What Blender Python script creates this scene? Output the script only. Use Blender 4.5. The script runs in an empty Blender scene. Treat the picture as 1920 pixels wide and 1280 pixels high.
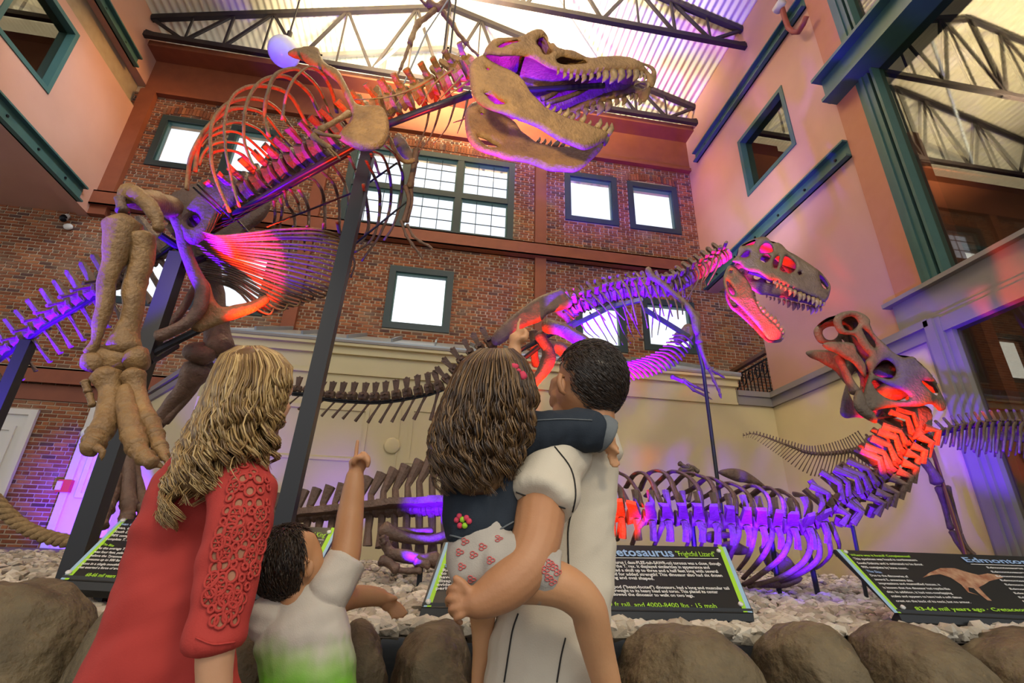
import bpy, bmesh, math, random
import numpy as np
from mathutils import Vector, Matrix, noise as mnoise
from mathutils.geometry import delaunay_2d_cdt
random.seed(7)
scene = bpy.context.scene
COL = scene.collection
# ------------------------------------------------------------------ camera
CX, CY, FPX, EYE = 960.0, 640.0, 949.0, 1.15
_p, _r, _y = 0.40593, -0.029925, -0.15286
_up = np.array([0, math.cos(_p), -math.sin(_p)]); _fw = np.array([0, -math.sin(_p), -math.cos(_p)]); _rt = np.array([1., 0, 0])
_d = _fw * math.cos(_y) + _rt * math.sin(_y); _x = _rt * math.cos(_y) - _fw * math.sin(_y)
_Q = np.array([[math.cos(_r), -math.sin(_r), 0], [math.sin(_r), math.cos(_r), 0], [0, 0, 1]])
ROT = np.array([_Q @ _x, _Q @ _d, _Q @ _up])           # camera axes -> room axes
cam_data = bpy.data.cameras.new('camera'); cam = bpy.data.objects.new('camera', cam_data); COL.objects.link(cam)
cam_data.sensor_width = 36; cam_data.lens = FPX / 1920 * 36; cam_data.clip_start = 0.05; cam_data.clip_end = 200
m4 = Matrix.Identity(4)
for i in range(3):
    for j in range(3): m4[i][j] = ROT[i][j]
m4.translation = (0, 0, EYE); cam.matrix_world = m4
scene.camera = cam
# ------------------------------------------------------------------ exposure, sky
scene.view_settings.view_transform = 'Standard'; scene.view_settings.look = 'None'
scene.view_settings.exposure = 0.0; scene.view_settings.gamma = 1.0; scene.view_settings.use_curve_mapping = False
world = bpy.data.worlds.new('overcast_sky'); scene.world = world; world.use_nodes = True
world.node_tree.nodes['Background'].inputs[0].default_value = (0.93, 0.97, 1.0, 1)
world.node_tree.nodes['Background'].inputs[1].default_value = 1.45

def light(name, kind, loc, energy, color, target=None, size=0.1, spot=40, blend=0.4):
    d = bpy.data.lights.new(name, kind); o = bpy.data.objects.new(name, d); COL.objects.link(o)
    d.energy = energy; d.color = color; o.location = loc
    if kind == 'AREA': d.shape = 'DISK'; d.size = size
    elif kind in ('SPOT', 'POINT'): d.shadow_soft_size = size
    if kind == 'SPOT': d.spot_size = math.radians(spot); d.spot_blend = blend
    if target is not None:
        o.rotation_euler = (Vector(target) - Vector(loc)).to_track_quat('-Z', 'Y').to_euler()
    return o
# added area fill, hall lamps, added fill spots, colours of the display spots
PUR, PURW, RED, WARM = (.075, .0, 1.0), (.09, .004, 1.0), (1.0, .03, .005), (1.0, .74, .38)
light('hall_fill', 'AREA', (0,-3.2,13.4), 330, (1,.92,.80), (0,5,2), 7)  # fill added under the roof for ambient, besides the sky's own light
light('wall_wash', 'SPOT', (-3.5,5,11.3), 1500, (.6,.76,1), (-7.4,8.4,8.6), .3, 38, 1)
light('wall_wash', 'SPOT', (3.2,6.2,7.0), 420, (.82,.88,1), (6.3,7.8,7.6), .3, 60, .9)
light('track_and_fill_spot', 'SPOT', (-4.6,8.6,11.6), 260, (1,.5,.12), (-7.4,9.2,10.3), .15, 60, .9)
light('track_and_fill_spot', 'SPOT', (3.6,8.6,11.2), 220, (1,.52,.14), (6.3,9.2,9.6), .15, 55, .9)
light('ceiling_fill', 'SPOT', (-1,6.4,11.3), 9500, (1,.86,.58), (0,8.6,15), .5, 140, .6)  # added to brighten the ceiling, in place of bounced sky light
light('wall_flood', 'SPOT', (3.4,1.5,6.2), 420, (1,.88,.62), (4.2,8.2,2.0), .3, 70, .9)
light('key_spot', 'SPOT', (-.7,.4,2.9), 470, WARM, (.3,2.8,4.5), .12, 62, .8)
light('people_flood', 'SPOT', (1.4,-2.4,4.6), 330, (1,.86,.62), (.1,1.6,1.2), .4, 60, .9)
light('track_and_fill_spot', 'SPOT', (-3.4,-.5,5.2), 420, (1,.80,.55), (-2.0,3.1,2.4), .2, 40, .9)  # fill added to lighten the big skeleton's raised leg

# ------------------------------------------------------------------ helpers
def ray(px, py): return ROT @ np.array([px - CX, -(py - CY), -FPX])
def at(px, py, Y):
    d = ray(px, py); return Vector((d[0] * Y / d[1], Y, EYE + d[2] * Y / d[1]))
def atx(px, py, X):
    d = ray(px, py); k = X / d[0]; return Vector((X, d[1] * k, EYE + d[2] * k))
def atz(px, py, z):
    d = ray(px, py); k = (z - EYE) / d[2]; return Vector((d[0] * k, d[1] * k, z))
def pxm(p):                                            # metres per photo pixel at a point
    c = ROT.T @ (np.array(p) - np.array([0, 0, EYE])); return -c[2] / FPX
def sc(zoom, pts):                                     # pixel lists read off an enlarged crop
    x0, y0, s = zoom; return [(x0 + s * p[0], y0 + s * p[1]) + tuple(p[2:]) for p in pts]
class MB:
    def __init__(s): s.v = []; s.f = []
    def add(s, vs, fs):
        b = len(s.v); s.v += [Vector(v) for v in vs]; s.f += [tuple(b + i for i in f) for f in fs]
    def box(s, a, b):
        x0, y0, z0 = [min(p, q) for p, q in zip(a, b)]; x1, y1, z1 = [max(p, q) for p, q in zip(a, b)]
        s.add([(x0,y0,z0),(x1,y0,z0),(x1,y1,z0),(x0,y1,z0),(x0,y0,z1),(x1,y0,z1),(x1,y1,z1),(x0,y1,z1)],
              [(0,3,2,1),(4,5,6,7),(0,1,5,4),(1,2,6,5),(2,3,7,6),(3,0,4,7)])
    def hexa(s, bottom, top):                          # any box from two quads
        s.add(list(bottom) + list(top), [(0,3,2,1),(4,5,6,7),(0,1,5,4),(1,2,6,5),(2,3,7,6),(3,0,4,7)])
    def bar(s, a, b, w, h=None, up=(0,0,1)):           # rectangular bar between two points
        a = Vector(a); b = Vector(b); t = (b - a).normalized(); u = Vector(up); h = w if h is None else h
        if abs(t.dot(u)) > .98: u = Vector((0,1,0))
        n = t.cross(u).normalized(); u = n.cross(t).normalized(); n = n * w / 2; u = u * h / 2
        s.hexa([a-n-u, a+n-u, a+n+u, a-n+u], [b-n-u, b+n-u, b+n+u, b-n+u])
    def tube(s, pts, rad, seg=8, ratio=1.0, up=(0,1,0), cap=True):
        """swept round section; ratio squashes it along the direction closest to `up`"""
        P = [Vector(p) for p in pts]; n = len(P)
        R = [rad] * n if isinstance(rad, (int, float)) else list(rad)
        rings = []; prev = None
        for i in range(n):
            t = (P[min(i+1, n-1)] - P[max(i-1, 0)])
            t = t.normalized() if t.length > 1e-9 else Vector((0,0,1))
            u = Vector(up) if prev is None else prev
            u = u - t * u.dot(t)
            if u.length < 1e-4: u = Vector((1,0,0)) - t * t.x
            if u.length < 1e-4: u = Vector((0,0,1))
            u.normalize(); w = t.cross(u); prev = u
            rings.append([P[i] + (w * math.cos(a) + u * math.sin(a) * ratio) * R[i] for a in [2*math.pi*k/seg for k in range(seg)]])
        b = len(s.v); s.v += [v for r in rings for v in r]
        for i in range(n-1):
            for k in range(seg):
                k2 = (k+1) % seg; s.f.append((b+i*seg+k, b+i*seg+k2, b+(i+1)*seg+k2, b+(i+1)*seg+k))
        if cap:
            s.f.append(tuple(b+k for k in range(seg))[::-1]); s.f.append(tuple(b+(n-1)*seg+k for k in range(seg)))
    def ball(s, c, r, nu=10, nv=6):
        c = Vector(c); r = Vector((r,r,r)) if isinstance(r, (int,float)) else Vector(r); b = len(s.v)
        s.v.append(c + Vector((0,0,r.z)))
        for i in range(1, nv):
            th = math.pi*i/nv
            for k in range(nu):
                ph = 2*math.pi*k/nu; s.v.append(c + Vector((r.x*math.sin(th)*math.cos(ph), r.y*math.sin(th)*math.sin(ph), r.z*math.cos(th))))
        s.v.append(c - Vector((0,0,r.z))); L = len(s.v) - 1
        for k in range(nu):
            k2 = (k+1) % nu; s.f.append((b, b+1+k, b+1+k2)); s.f.append((L, b+1+(nv-2)*nu+k2, b+1+(nv-2)*nu+k))
            for i in range(nv-2): s.f.append((b+1+i*nu+k, b+1+(i+1)*nu+k, b+1+(i+1)*nu+k2, b+1+i*nu+k2))
    def mesh(s, name, mat, smooth=False, origin=None):
        me = bpy.data.meshes.new(name); o = Vector(origin) if origin is not None else Vector((0,0,0))
        me.from_pydata([tuple(v - o) for v in s.v], [], s.f); me.update()
        if mat: me.materials.append(mat)
        if smooth: me.polygons.foreach_set('use_smooth', [True] * len(me.polygons))
        return me
    def build(s, name, mat, parent=None, smooth=False, kind=None, label=None):
        origin = wloc(parent) if parent else None
        if origin is None and s.v:
            xs = [v.x for v in s.v]; ys = [v.y for v in s.v]; origin = Vector(((min(xs)+max(xs))/2, (min(ys)+max(ys))/2, min(v.z for v in s.v)))
        o = bpy.data.objects.new(name, s.mesh(name, mat, smooth, origin)); COL.objects.link(o)
        if parent: o.parent = parent
        else: o.location = origin
        if kind: o['kind'] = kind
        if label: o['label'] = label
        return o
def wloc(o):
    v = Vector((0,0,0))
    while o: v += Vector(o.location); o = o.parent
    return v
def tag(o, label=None, cat=None, group=None, kind=None):
    if label: o['label'] = label
    if cat: o['category'] = cat
    if group: o['group'] = group
    if kind: o['kind'] = kind
    return o
def thing(name, loc, label, cat, group=None):
    o = bpy.data.objects.new(name, None); COL.objects.link(o); o.location = loc; o.empty_display_size = .1
    return tag(o, label, cat, group)
def lerp(a, b, t): return a + (b - a) * t
def interp(xs, x):                                     # piecewise linear on [(x, v), ...]
    if x <= xs[0][0]: return xs[0][1]
    for (a, va), (b, vb) in zip(xs, xs[1:]):
        if x <= b: return lerp(va, vb, (x - a) / (b - a))
    return xs[-1][1]
def smooth_path(P, n):                                 # Catmull-Rom resample of tuples
    P = [np.array(p, float) for p in P]
    if len(P) == 2: return [tuple(lerp(P[0], P[1], i/(n-1))) for i in range(n)]
    Q = [2*P[0]-P[1]] + P + [2*P[-1]-P[-2]]
    seg = [np.linalg.norm(P[i+1]-P[i]) + 1e-9 for i in range(len(P)-1)]; tot = sum(seg); out = []
    for k in range(n):
        d = tot*k/(n-1); i = 0
        while i < len(seg)-1 and d > seg[i]: d -= seg[i]; i += 1
        t = min(1, d/seg[i]); a, b, c, e = Q[i:i+4]
        out.append(tuple(.5*((2*b)+(-a+c)*t+(2*a-5*b+4*c-e)*t*t+(-a+3*b-3*c+e)*t**3)))
    return out
# ------------------------------------------------------------------ materials
def mat(name, color, rough=.6, metal=0, spec=.3, var=None, vscale=8, bump=0, bscale=30, emit=0, detail=4, stretch=None, sss=0, alpha=None):
    m = bpy.data.materials.new(name); m.use_nodes = True; nt = m.node_tree; b = nt.nodes['Principled BSDF']
    b.inputs['Base Color'].default_value = (*color, 1); b.inputs['Roughness'].default_value = rough; b.inputs['Metallic'].default_value = metal
    b.inputs['Specular IOR Level'].default_value = spec
    if emit: b.inputs['Emission Color'].default_value = (*color, 1); b.inputs['Emission Strength'].default_value = emit
    if sss: b.inputs['Subsurface Weight'].default_value = sss; b.inputs['Subsurface Radius'].default_value = (.02,.008,.004)
    if var or bump:
        tc = nt.nodes.new('ShaderNodeTexCoord'); src = tc.outputs['Object']
        if stretch:
            mp = nt.nodes.new('ShaderNodeMapping'); mp.inputs['Scale'].default_value = stretch; nt.links.new(src, mp.inputs[0]); src = mp.outputs[0]
    if var:
        n = nt.nodes.new('ShaderNodeTexNoise'); n.inputs['Scale'].default_value = vscale; n.inputs['Detail'].default_value = detail; nt.links.new(src, n.inputs['Vector'])
        r = nt.nodes.new('ShaderNodeValToRGB'); r.color_ramp.elements[0].position = .3; r.color_ramp.elements[1].position = .7
        r.color_ramp.elements[0].color = (*color, 1); r.color_ramp.elements[1].color = (*var, 1)
        nt.links.new(n.outputs['Fac'], r.inputs[0]); nt.links.new(r.outputs[0], b.inputs['Base Color'])
    if bump:
        n = nt.nodes.new('ShaderNodeTexNoise'); n.inputs['Scale'].default_value = bscale; n.inputs['Detail'].default_value = 5; nt.links.new(src, n.inputs['Vector'])
        bp = nt.nodes.new('ShaderNodeBump'); bp.inputs['Strength'].default_value = bump; bp.inputs['Distance'].default_value = .02
        nt.links.new(n.outputs['Fac'], bp.inputs['Height']); nt.links.new(bp.outputs[0], b.inputs['Normal'])
    return m
def glass_mat(name, tint=(.95,.97,1), refl=.08):
    m = bpy.data.materials.new(name); m.use_nodes = True; nt = m.node_tree; nt.nodes.clear()
    o = nt.nodes.new('ShaderNodeOutputMaterial'); mx = nt.nodes.new('ShaderNodeMixShader'); t = nt.nodes.new('ShaderNodeBsdfTransparent'); g = nt.nodes.new('ShaderNodeBsdfGlossy')
    t.inputs[0].default_value = (*tint, 1); g.inputs['Roughness'].default_value = .02; mx.inputs[0].default_value = refl
    nt.links.new(t.outputs[0], mx.inputs[1]); nt.links.new(g.outputs[0], mx.inputs[2]); nt.links.new(mx.outputs[0], o.inputs[0]); return m
def brick_mat(name):
    m = mat(name, (.3,.1,.05), rough=.85, spec=.2, bump=.4, bscale=60); nt = m.node_tree; b = nt.nodes['Principled BSDF']
    oi = nt.nodes.new('ShaderNodeObjectInfo'); ge = nt.nodes.new('ShaderNodeNewGeometry')
    a = nt.nodes.new('ShaderNodeMath'); a.operation = 'ADD'; nt.links.new(oi.outputs['Random'], a.inputs[0]); nt.links.new(ge.outputs['Random Per Island'], a.inputs[1])
    f = nt.nodes.new('ShaderNodeMath'); f.operation = 'FRACT'; nt.links.new(a.outputs[0], f.inputs[0])
    r = nt.nodes.new('ShaderNodeValToRGB'); r.color_ramp.interpolation = 'CONSTANT'; e = r.color_ramp.elements
    cs = [(0,(.18,.056,.024)),(.22,(.24,.074,.031)),(.45,(.30,.10,.04)),(.62,(.2,.065,.028)),(.76,(.1,.047,.035)),(.84,(.33,.125,.05)),(.93,(.17,.085,.05))]
    e[0].position, e[0].color = 0, (*cs[0][1],1); e[1].position, e[1].color = cs[1][0], (*cs[1][1],1)
    for p, c in cs[2:]: q = e.new(p); q.color = (*c,1)
    nt.links.new(f.outputs[0], r.inputs[0])
    n = nt.nodes.new('ShaderNodeTexNoise'); n.inputs['Scale'].default_value = .9; n.inputs['Detail'].default_value = 6; nt.links.new(ge.outputs['Position'], n.inputs['Vector'])
    rr = nt.nodes.new('ShaderNodeValToRGB'); rr.color_ramp.elements[0].position = .56; rr.color_ramp.elements[1].position = .72
    rr.color_ramp.elements[0].color = (0,0,0,1); rr.color_ramp.elements[1].color = (.6,.6,.6,1); nt.links.new(n.outputs['Fac'], rr.inputs[0])
    mx = nt.nodes.new('ShaderNodeMix'); mx.data_type = 'RGBA'; nt.links.new(rr.outputs[0], mx.inputs['Factor']); nt.links.new(r.outputs[0], mx.inputs['A']); mx.inputs['B'].default_value = (.33,.22,.14,1)
    nt.links.new(mx.outputs['Result'], b.inputs['Base Color']); return m
M = {}
M['brick'] = brick_mat('red_brick')
M['mortar'] = mat('mortar', (.5,.38,.26), rough=.95, var=(.34,.24,.15), vscale=3)
M['pink'] = mat('pink_plaster', (.49,.265,.185), rough=.42, spec=.35, var=(.455,.24,.165), vscale=1.5, bump=.05, bscale=25)
M['salmon'] = mat('salmon_plaster', (.42,.17,.09), rough=.6, var=(.40,.155,.08), vscale=6)
M['brown_steel'] = mat('brown_painted_steel', (.23,.066,.028), rough=.5, var=(.2,.055,.024), vscale=5)
M['green_steel'] = mat('green_painted_steel', (.05,.115,.095), rough=.4, var=(.045,.1,.085), vscale=4)
M['frame'] = mat('dark_green_frame', (.03,.046,.045), rough=.4)
M['truss'] = mat('truss_steel', (.018,.014,.014), rough=.5, var=(.03,.02,.018), vscale=4)
M['tan_trim'] = mat('tan_plaster', (.33,.25,.15), rough=.7, var=(.28,.2,.12), vscale=6)
M['cream'] = mat('cream_paint', (.58,.48,.26), rough=.55, var=(.56,.46,.245), vscale=2)
M['grey_trim'] = mat('grey_paint', (.23,.20,.175), rough=.45, var=(.21,.185,.16), vscale=3)
M['metal_roof'] = mat('standing_seam_metal', (.3,.33,.34), rough=.4, metal=.3, var=(.26,.29,.3), vscale=3)
M['ceil'] = mat('corrugated_sheet', (.80,.74,.55), rough=.55, var=(.68,.62,.45), vscale=1.2)
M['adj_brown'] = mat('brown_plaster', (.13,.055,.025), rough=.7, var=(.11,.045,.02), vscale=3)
M['glass'] = glass_mat('window_glass')
M['dark_glass'] = glass_mat('hall_glass', (.62,.58,.5), .1)
M['white_paint'] = mat('white_paint', (.6,.56,.5), rough=.5)
M['concrete'] = mat('floor_concrete', (.14,.12,.1), rough=.7, var=(.1,.09,.08), vscale=3)
M['wood'] = mat('dark_wood_rail', (.09,.04,.02), rough=.4, var=(.13,.06,.03), vscale=10)
M['iron'] = mat('black_iron', (.012,.012,.014), rough=.45, metal=.6)

# ------------------------------------------------------------------ room shell
YB, XL, XR = 10.0, -7.4, 6.3
def st(name, mb, m, parent=None, smooth=False):
    o = mb.build(name, m, parent, smooth)
    if parent is None: o['kind'] = 'structure'
    return o
mb = MB(); mb.box((-22,-8,-.2), (21,10.4,0)); st('floor', mb, M['concrete'])
# window openings in the back wall: x0, x1, z0, z1
def rect(px, Y=YB):
    P = [at(x, y, Y) for x, y in px]; xs = sorted(p.x for p in P); zs = sorted(p.z for p in P)
    return ((xs[0]+xs[1])/2, (xs[2]+xs[3])/2, (zs[0]+zs[1])/2, (zs[2]+zs[3])/2)
z6 = (640,240,640/1905)
W_BIG = rect([(967,302),(960,452),(655,270),(637,425)])
W_A = rect(sc(z6, [(1245,240),(1535,280),(1250,510),(1547,550)]))
W_B = rect(sc(z6, [(1595,298),(1870,335),(1612,560),(1897,597)]))
W_C = rect(sc(z6, [(275,770),(630,802),(225,1110),(600,1148)]))
W_D = rect([(305,216),(398,229),(272,308),(372,322)])
W_E = rect([(1078,560),(1168,566),(1082,655),(1180,660)])
W_F = rect([(1202,560),(1300,566),(1208,655),(1312,665)])
dx, dzz = W_D[1]-W_D[0], W_D[3]-W_D[2]
W_G = (W_D[1]+.42, W_D[1]+.42+dx, W_D[2], W_D[3])
g0 = at(352,582,YB); g1 = at(272,572,YB); g2 = at(195,545,YB)
W_H = (g0.x-.02, g0.x+1.4, W_C[2], W_C[3])
W_I = (g1.x-1.05, g1.x+.35, W_C[2], W_C[3])
W_J = (g2.x+.15-.75, g2.x+.6, W_C[2]+.1, W_C[3]-.05)
WINS = [W_BIG, W_A, W_B, W_C, W_D, W_E, W_F, W_G, W_H, W_I]
zt0, zt1 = 11.0, 12.16                                     # top beam
BX0, BX1, BZ0, BZ1 = -12.0, 9.0, .3, 12.1
wall = MB()
xs = sorted({BX0, BX1, *[w[0] for w in WINS], *[w[1] for w in WINS]}); zs = sorted({BZ0, BZ1, *[w[2] for w in WINS], *[w[3] for w in WINS]})
for x0, x1 in zip(xs, xs[1:]):
    for z0, z1 in zip(zs, zs[1:]):
        cx, cz = (x0+x1)/2, (z0+z1)/2
        if not any(w[0] < cx < w[1] and w[2] < cz < w[3] for w in WINS): wall.add([(x0,YB+.012,z0),(x1,YB+.012,z0),(x1,YB+.012,z1),(x0,YB+.012,z1)], [(0,1,2,3)])
for w in WINS:                                             # reveals
    a, b, c, d = w
    for q in ([(a,c),(a,d)], [(a,d),(b,d)], [(b,d),(b,c)], [(b,c),(a,c)]):
        wall.add([(q[0][0],YB+.012,q[0][1]),(q[1][0],YB+.012,q[1][1]),(q[1][0],YB+.4,q[1][1]),(q[0][0],YB+.4,q[0][1])], [(0,1,2,3)])
wall_back = st('wall_back', wall, M['mortar'])
bricks = []
BW, BH, J = .212, .058, .0135
row = 0; z = BZ0
while z < 11.0:
    header = row % 6 == 3; w_ = .1 if header else BW; x = BX0 + (0 if row % 2 else -w_/2)
    while x < BX1:
        a, b, c, d = x + J/2, min(x + w_ - J/2, BX1), z + J/2, z + BH
        for w in WINS:
            if d > w[2] - .005 and c < w[3] + .005:
                if a < w[0] < b: b = w[0] - .004
                elif a < w[1] < b: a = w[1] + .004
        ok = b - a > .03 and not any(a >= w[0] - .01 and b <= w[1] + .01 and d > w[2] - .005 and c < w[3] + .005 for w in WINS)
        if ok and -5.3 < a < 5.2 and d < 4.1: ok = False   # behind the cream building
        if ok and 3.85 < c < 4.15 and a < -5.5: ok = False
        if ok: bricks.append((a, b, c, d))
        x += w_ + J
    z += BH + J; row += 1
def inview(p):
    c = ROT.T @ (np.array(p) - np.array([0,0,EYE])); 
    if -c[2] < .1: return False
    X, Y_ = CX + FPX*c[0]/-c[2], CY - FPX*c[1]/-c[2]; return 0 < X < 1920 and 0 < Y_ < 1280
def bdist(b): return ((b[0]**2 + YB**2 + (b[2]-EYE)**2))
cand = sorted([b for b in bricks if inview((b[0],YB,b[2])) and (b[2] > 5.4 or b[0] < -5.9) and b[1]-b[0] > .19], key=bdist)[:300]
cs_ = set(cand)
bm_ = MB(); bm_.box((-BW/2+J/2,-.0,-(BH-J/2)/2), (BW/2-J/2,.03,(BH-J/2)/2)); bme = bm_.mesh('brick', M['brick'])
rb = random.Random(3)
for b in cand:
    o = bpy.data.objects.new('brick', bme); COL.objects.link(o); o.parent = wall_back
    o.location = Vector(((b[0]+b[1])/2, YB - rb.random()*.006, (b[2]+b[3])/2)) - wall_back.location
rest = MB()
for a, b, c, d in bricks:
    if (a,b,c,d) in cs_: continue
    y = YB - rb.random()*.006
    rest.add([(a,y,c),(b,y,c),(b,y,d),(a,y,d),(a,y+.02,c),(b,y+.02,c),(b,y+.02,d),(a,y+.02,d)], [(0,1,2,3),(1,5,6,2),(3,2,6,7),(0,3,7,4),(0,4,5,1)])
rest.build('brick_courses', M['brick'], wall_back, kind='stuff')
# soldier-brick arches over the openings
arch = MB()
for w in (W_BIG, W_B, W_D):
    n = int((w[1]-w[0])/.075)
    for i in range(n+1):
        t = i/n; x = lerp(w[0], w[1], t); zc = w[3] + .02 + .09*(1-(2*t-1)**2)
        arch.hexa([(x-.03,YB-.016,zc),(x+.03,YB-.016,zc),(x+.03,YB,zc),(x-.03,YB,zc)], [(x-.03,YB-.016,zc+.2),(x+.03,YB-.016,zc+.2),(x+.03,YB,zc+.2),(x-.03,YB,zc+.2)])
arch.build('brick_arch', M['brick'], wall_back, kind='stuff')
# windows
def window(n, w, fw=.15, cols=1, rows=1, mull=.16, grid=(0,0)):
    a, b, c, d = w; fr = MB(); y0, y1 = YB-.03, YB+.14
    fr.box((a,y0,c),(a+fw,y1,d)); fr.box((b-fw,y0,c),(b,y1,d)); fr.box((a+fw,y0,c),(b-fw,y1,c+fw)); fr.box((a+fw,y0,d-fw),(b-fw,y1,d))
    W = (b-a-2*fw-(cols-1)*mull)/cols; Hh = (d-c-2*fw-(rows-1)*mull)/rows
    root = st('window_%d' % n, fr, M['frame'])
    for i in range(cols-1):
        m_ = MB(); x = a+fw+(i+1)*W+i*mull; m_.box((x,y0+.005,c+fw),(x+mull,y1,d-fw)); m_.build('mullion', M['frame'], root)
    for j in range(rows-1):
        m_ = MB(); z = c+fw+(j+1)*Hh+j*mull; m_.box((a+fw,y0+.01,z),(b-fw,y1-.01,z+mull)); m_.build('transom', M['frame'], root)
    for i in range(cols):
        for j in range(rows):
            x = a+fw+i*(W+mull); z = c+fw+j*(Hh+mull)
            s = MB()
            for q in ((x,z,x+.03,z+Hh),(x+W-.03,z,x+W,z+Hh),(x+.03,z,x+W-.03,z+.03),(x+.03,z+Hh-.03,x+W-.03,z+Hh)): s.box((q[0],YB+.02,q[1]),(q[2],YB+.12,q[3]))
            s.build('sash', M['green_steel'], root)
            g = MB(); g.box((x,YB+.07,z),(x+W,YB+.076,z+Hh)); g.build('pane', M['glass'], root)
            if grid[0]:
                k = MB()
                for q in range(1, grid[0]): xx = x+W*q/grid[0]; k.box((xx-.008,YB+.05,z),(xx+.008,YB+.066,z+Hh))
                for q in range(1, grid[1]): zz = z+Hh*q/grid[1]; k.box((x,YB+.05,zz-.008),(x+W,YB+.066,zz+.008))
                k.build('glazing_bar', M['frame'], root)
    return root
window(1, W_BIG, .15, 3, 2, .16, (3,3))
for i, w in enumerate(WINS[1:]): window(i+2, w, .14)
# steel beams and posts on the brick wall
def trim(n, a, b, m): mb = MB(); mb.box(a, b); return st('trim_%d' % n, mb, m)
mb = MB(); mb.box((XL,YB-.5,zt1-.16),(XR,YB+.5,zt1)); mb.box((XL,YB-.06,zt0),(XR,YB+.1,zt1-.16)); mb.box((XL,YB-.13,zt0-.06),(XR,YB+.1,zt0+.03)); st('trim_1', mb, M['brown_steel'])
zm = at(1035,470,YB-.2).z
mb = MB(); mb.box((-12,YB-.22,zm-.17),(XR,YB-.20,zm+.17)); mb.box((-12,YB-.22,zm-.17),(XR,YB,zm-.14)); mb.box((-12,YB-.22,zm+.14),(XR,YB,zm+.17)); mb.box((-12,YB-.04,zm-.17),(XR,YB,zm+.17)); st('trim_2', mb, M['brown_steel'])
zl = at(80,702,YB-.2).z
mb = MB(); mb.box((-12,YB-.2,zl-.14),(-4.4,YB-.18,zl+.14)); mb.box((-12,YB-.2,zl+.11),(-4.4,YB,zl+.14)); mb.box((-12,YB-.05,zl-.42),(-4.4,YB,zl-.14)); st('trim_3', mb, M['brown_steel'])
xp = at(1015,300,YB-.12).x
trim(4, (xp-.14,YB-.12,zm+.17), (xp+.14,YB,zt0), M['brown_steel']); trim(5, (xp-.13,YB-.12,4.3), (xp+.13,YB,zm-.17), M['brown_steel'])
xq = at(545,580,YB-.12).x; trim(6, (xq-.13,YB-.12,4.3), (xq+.13,YB,zm-.17), M['brown_steel']); trim(7, (xq-.13,YB-.12,zm+.17), (xq+.13,YB,zt0), M['brown_steel'])
trim(8, (XL-.02,YB-.14,7.45), (XL+.32,YB,zt0), M['brown_steel'])
# gable clerestory
def roofz(x): return 15.05 - .335*abs(x + .55)
mb = MB(); yb = 10.5
ridge = -.55
for a, b in ((XL, ridge), (ridge, XR)):
    mb.hexa([(a,yb,roofz(a)-.18),(b,yb,roofz(b)-.18),(b,yb+.08,roofz(b)-.18),(a,yb+.08,roofz(a)-.18)], [(a,yb,roofz(a)-.03),(b,yb,roofz(b)-.03),(b,yb+.08,roofz(b)-.03),(a,yb+.08,roofz(a)-.03)])
mb.box((XL,yb,zt1),(XR,yb+.08,zt1+.12))
cl = st('window_12', mb, M['grey_trim'])
for i in range(9):
    x = XL + .05 + (XR-XL-.1)*i/8; m_ = MB(); m_.box((x-.035,yb,zt1+.1),(x+.035,yb+.08,roofz(x)-.1)); m_.build('mullion', M['grey_trim'], cl)
for a, b in ((XL, ridge), (ridge, XR)):
    m_ = MB(); m_.add([(a,yb+.04,zt1),(b,yb+.04,zt1),(b,yb+.04,roofz(b)-.1),(a,yb+.04,roofz(a)-.1)], [(0,1,2,3)]); m_.build('pane', M['glass'], cl)
# corrugated roof over three bays
def roof(x0, x1, zr, slope, y0=-7.0, y1=12.6, pitch=.15):
    mb = MB(); mid = (x0+x1)/2; n = int((x1-x0)/pitch*6); V = []
    for i in range(n+1):
        x = lerp(x0, x1, i/n); z = zr - slope*abs(x-mid) + .022*math.sin(2*math.pi*x/pitch); V += [(x,y0,z),(x,y1,z)]
    mb.add(V, [(2*i,2*i+1,2*i+3,2*i+2) for i in range(n)]); return mb
c = st('ceiling', roof(XL, XR, 15.05, .335), M['ceil'], smooth=True)
for x0, x1 in ((XR, XR+13.7), (XL-13.7, XL)):
    o = roof(x0, x1, 15.05, .335).build('ceiling', M['ceil'], smooth=True); o['kind'] = 'structure'
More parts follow.
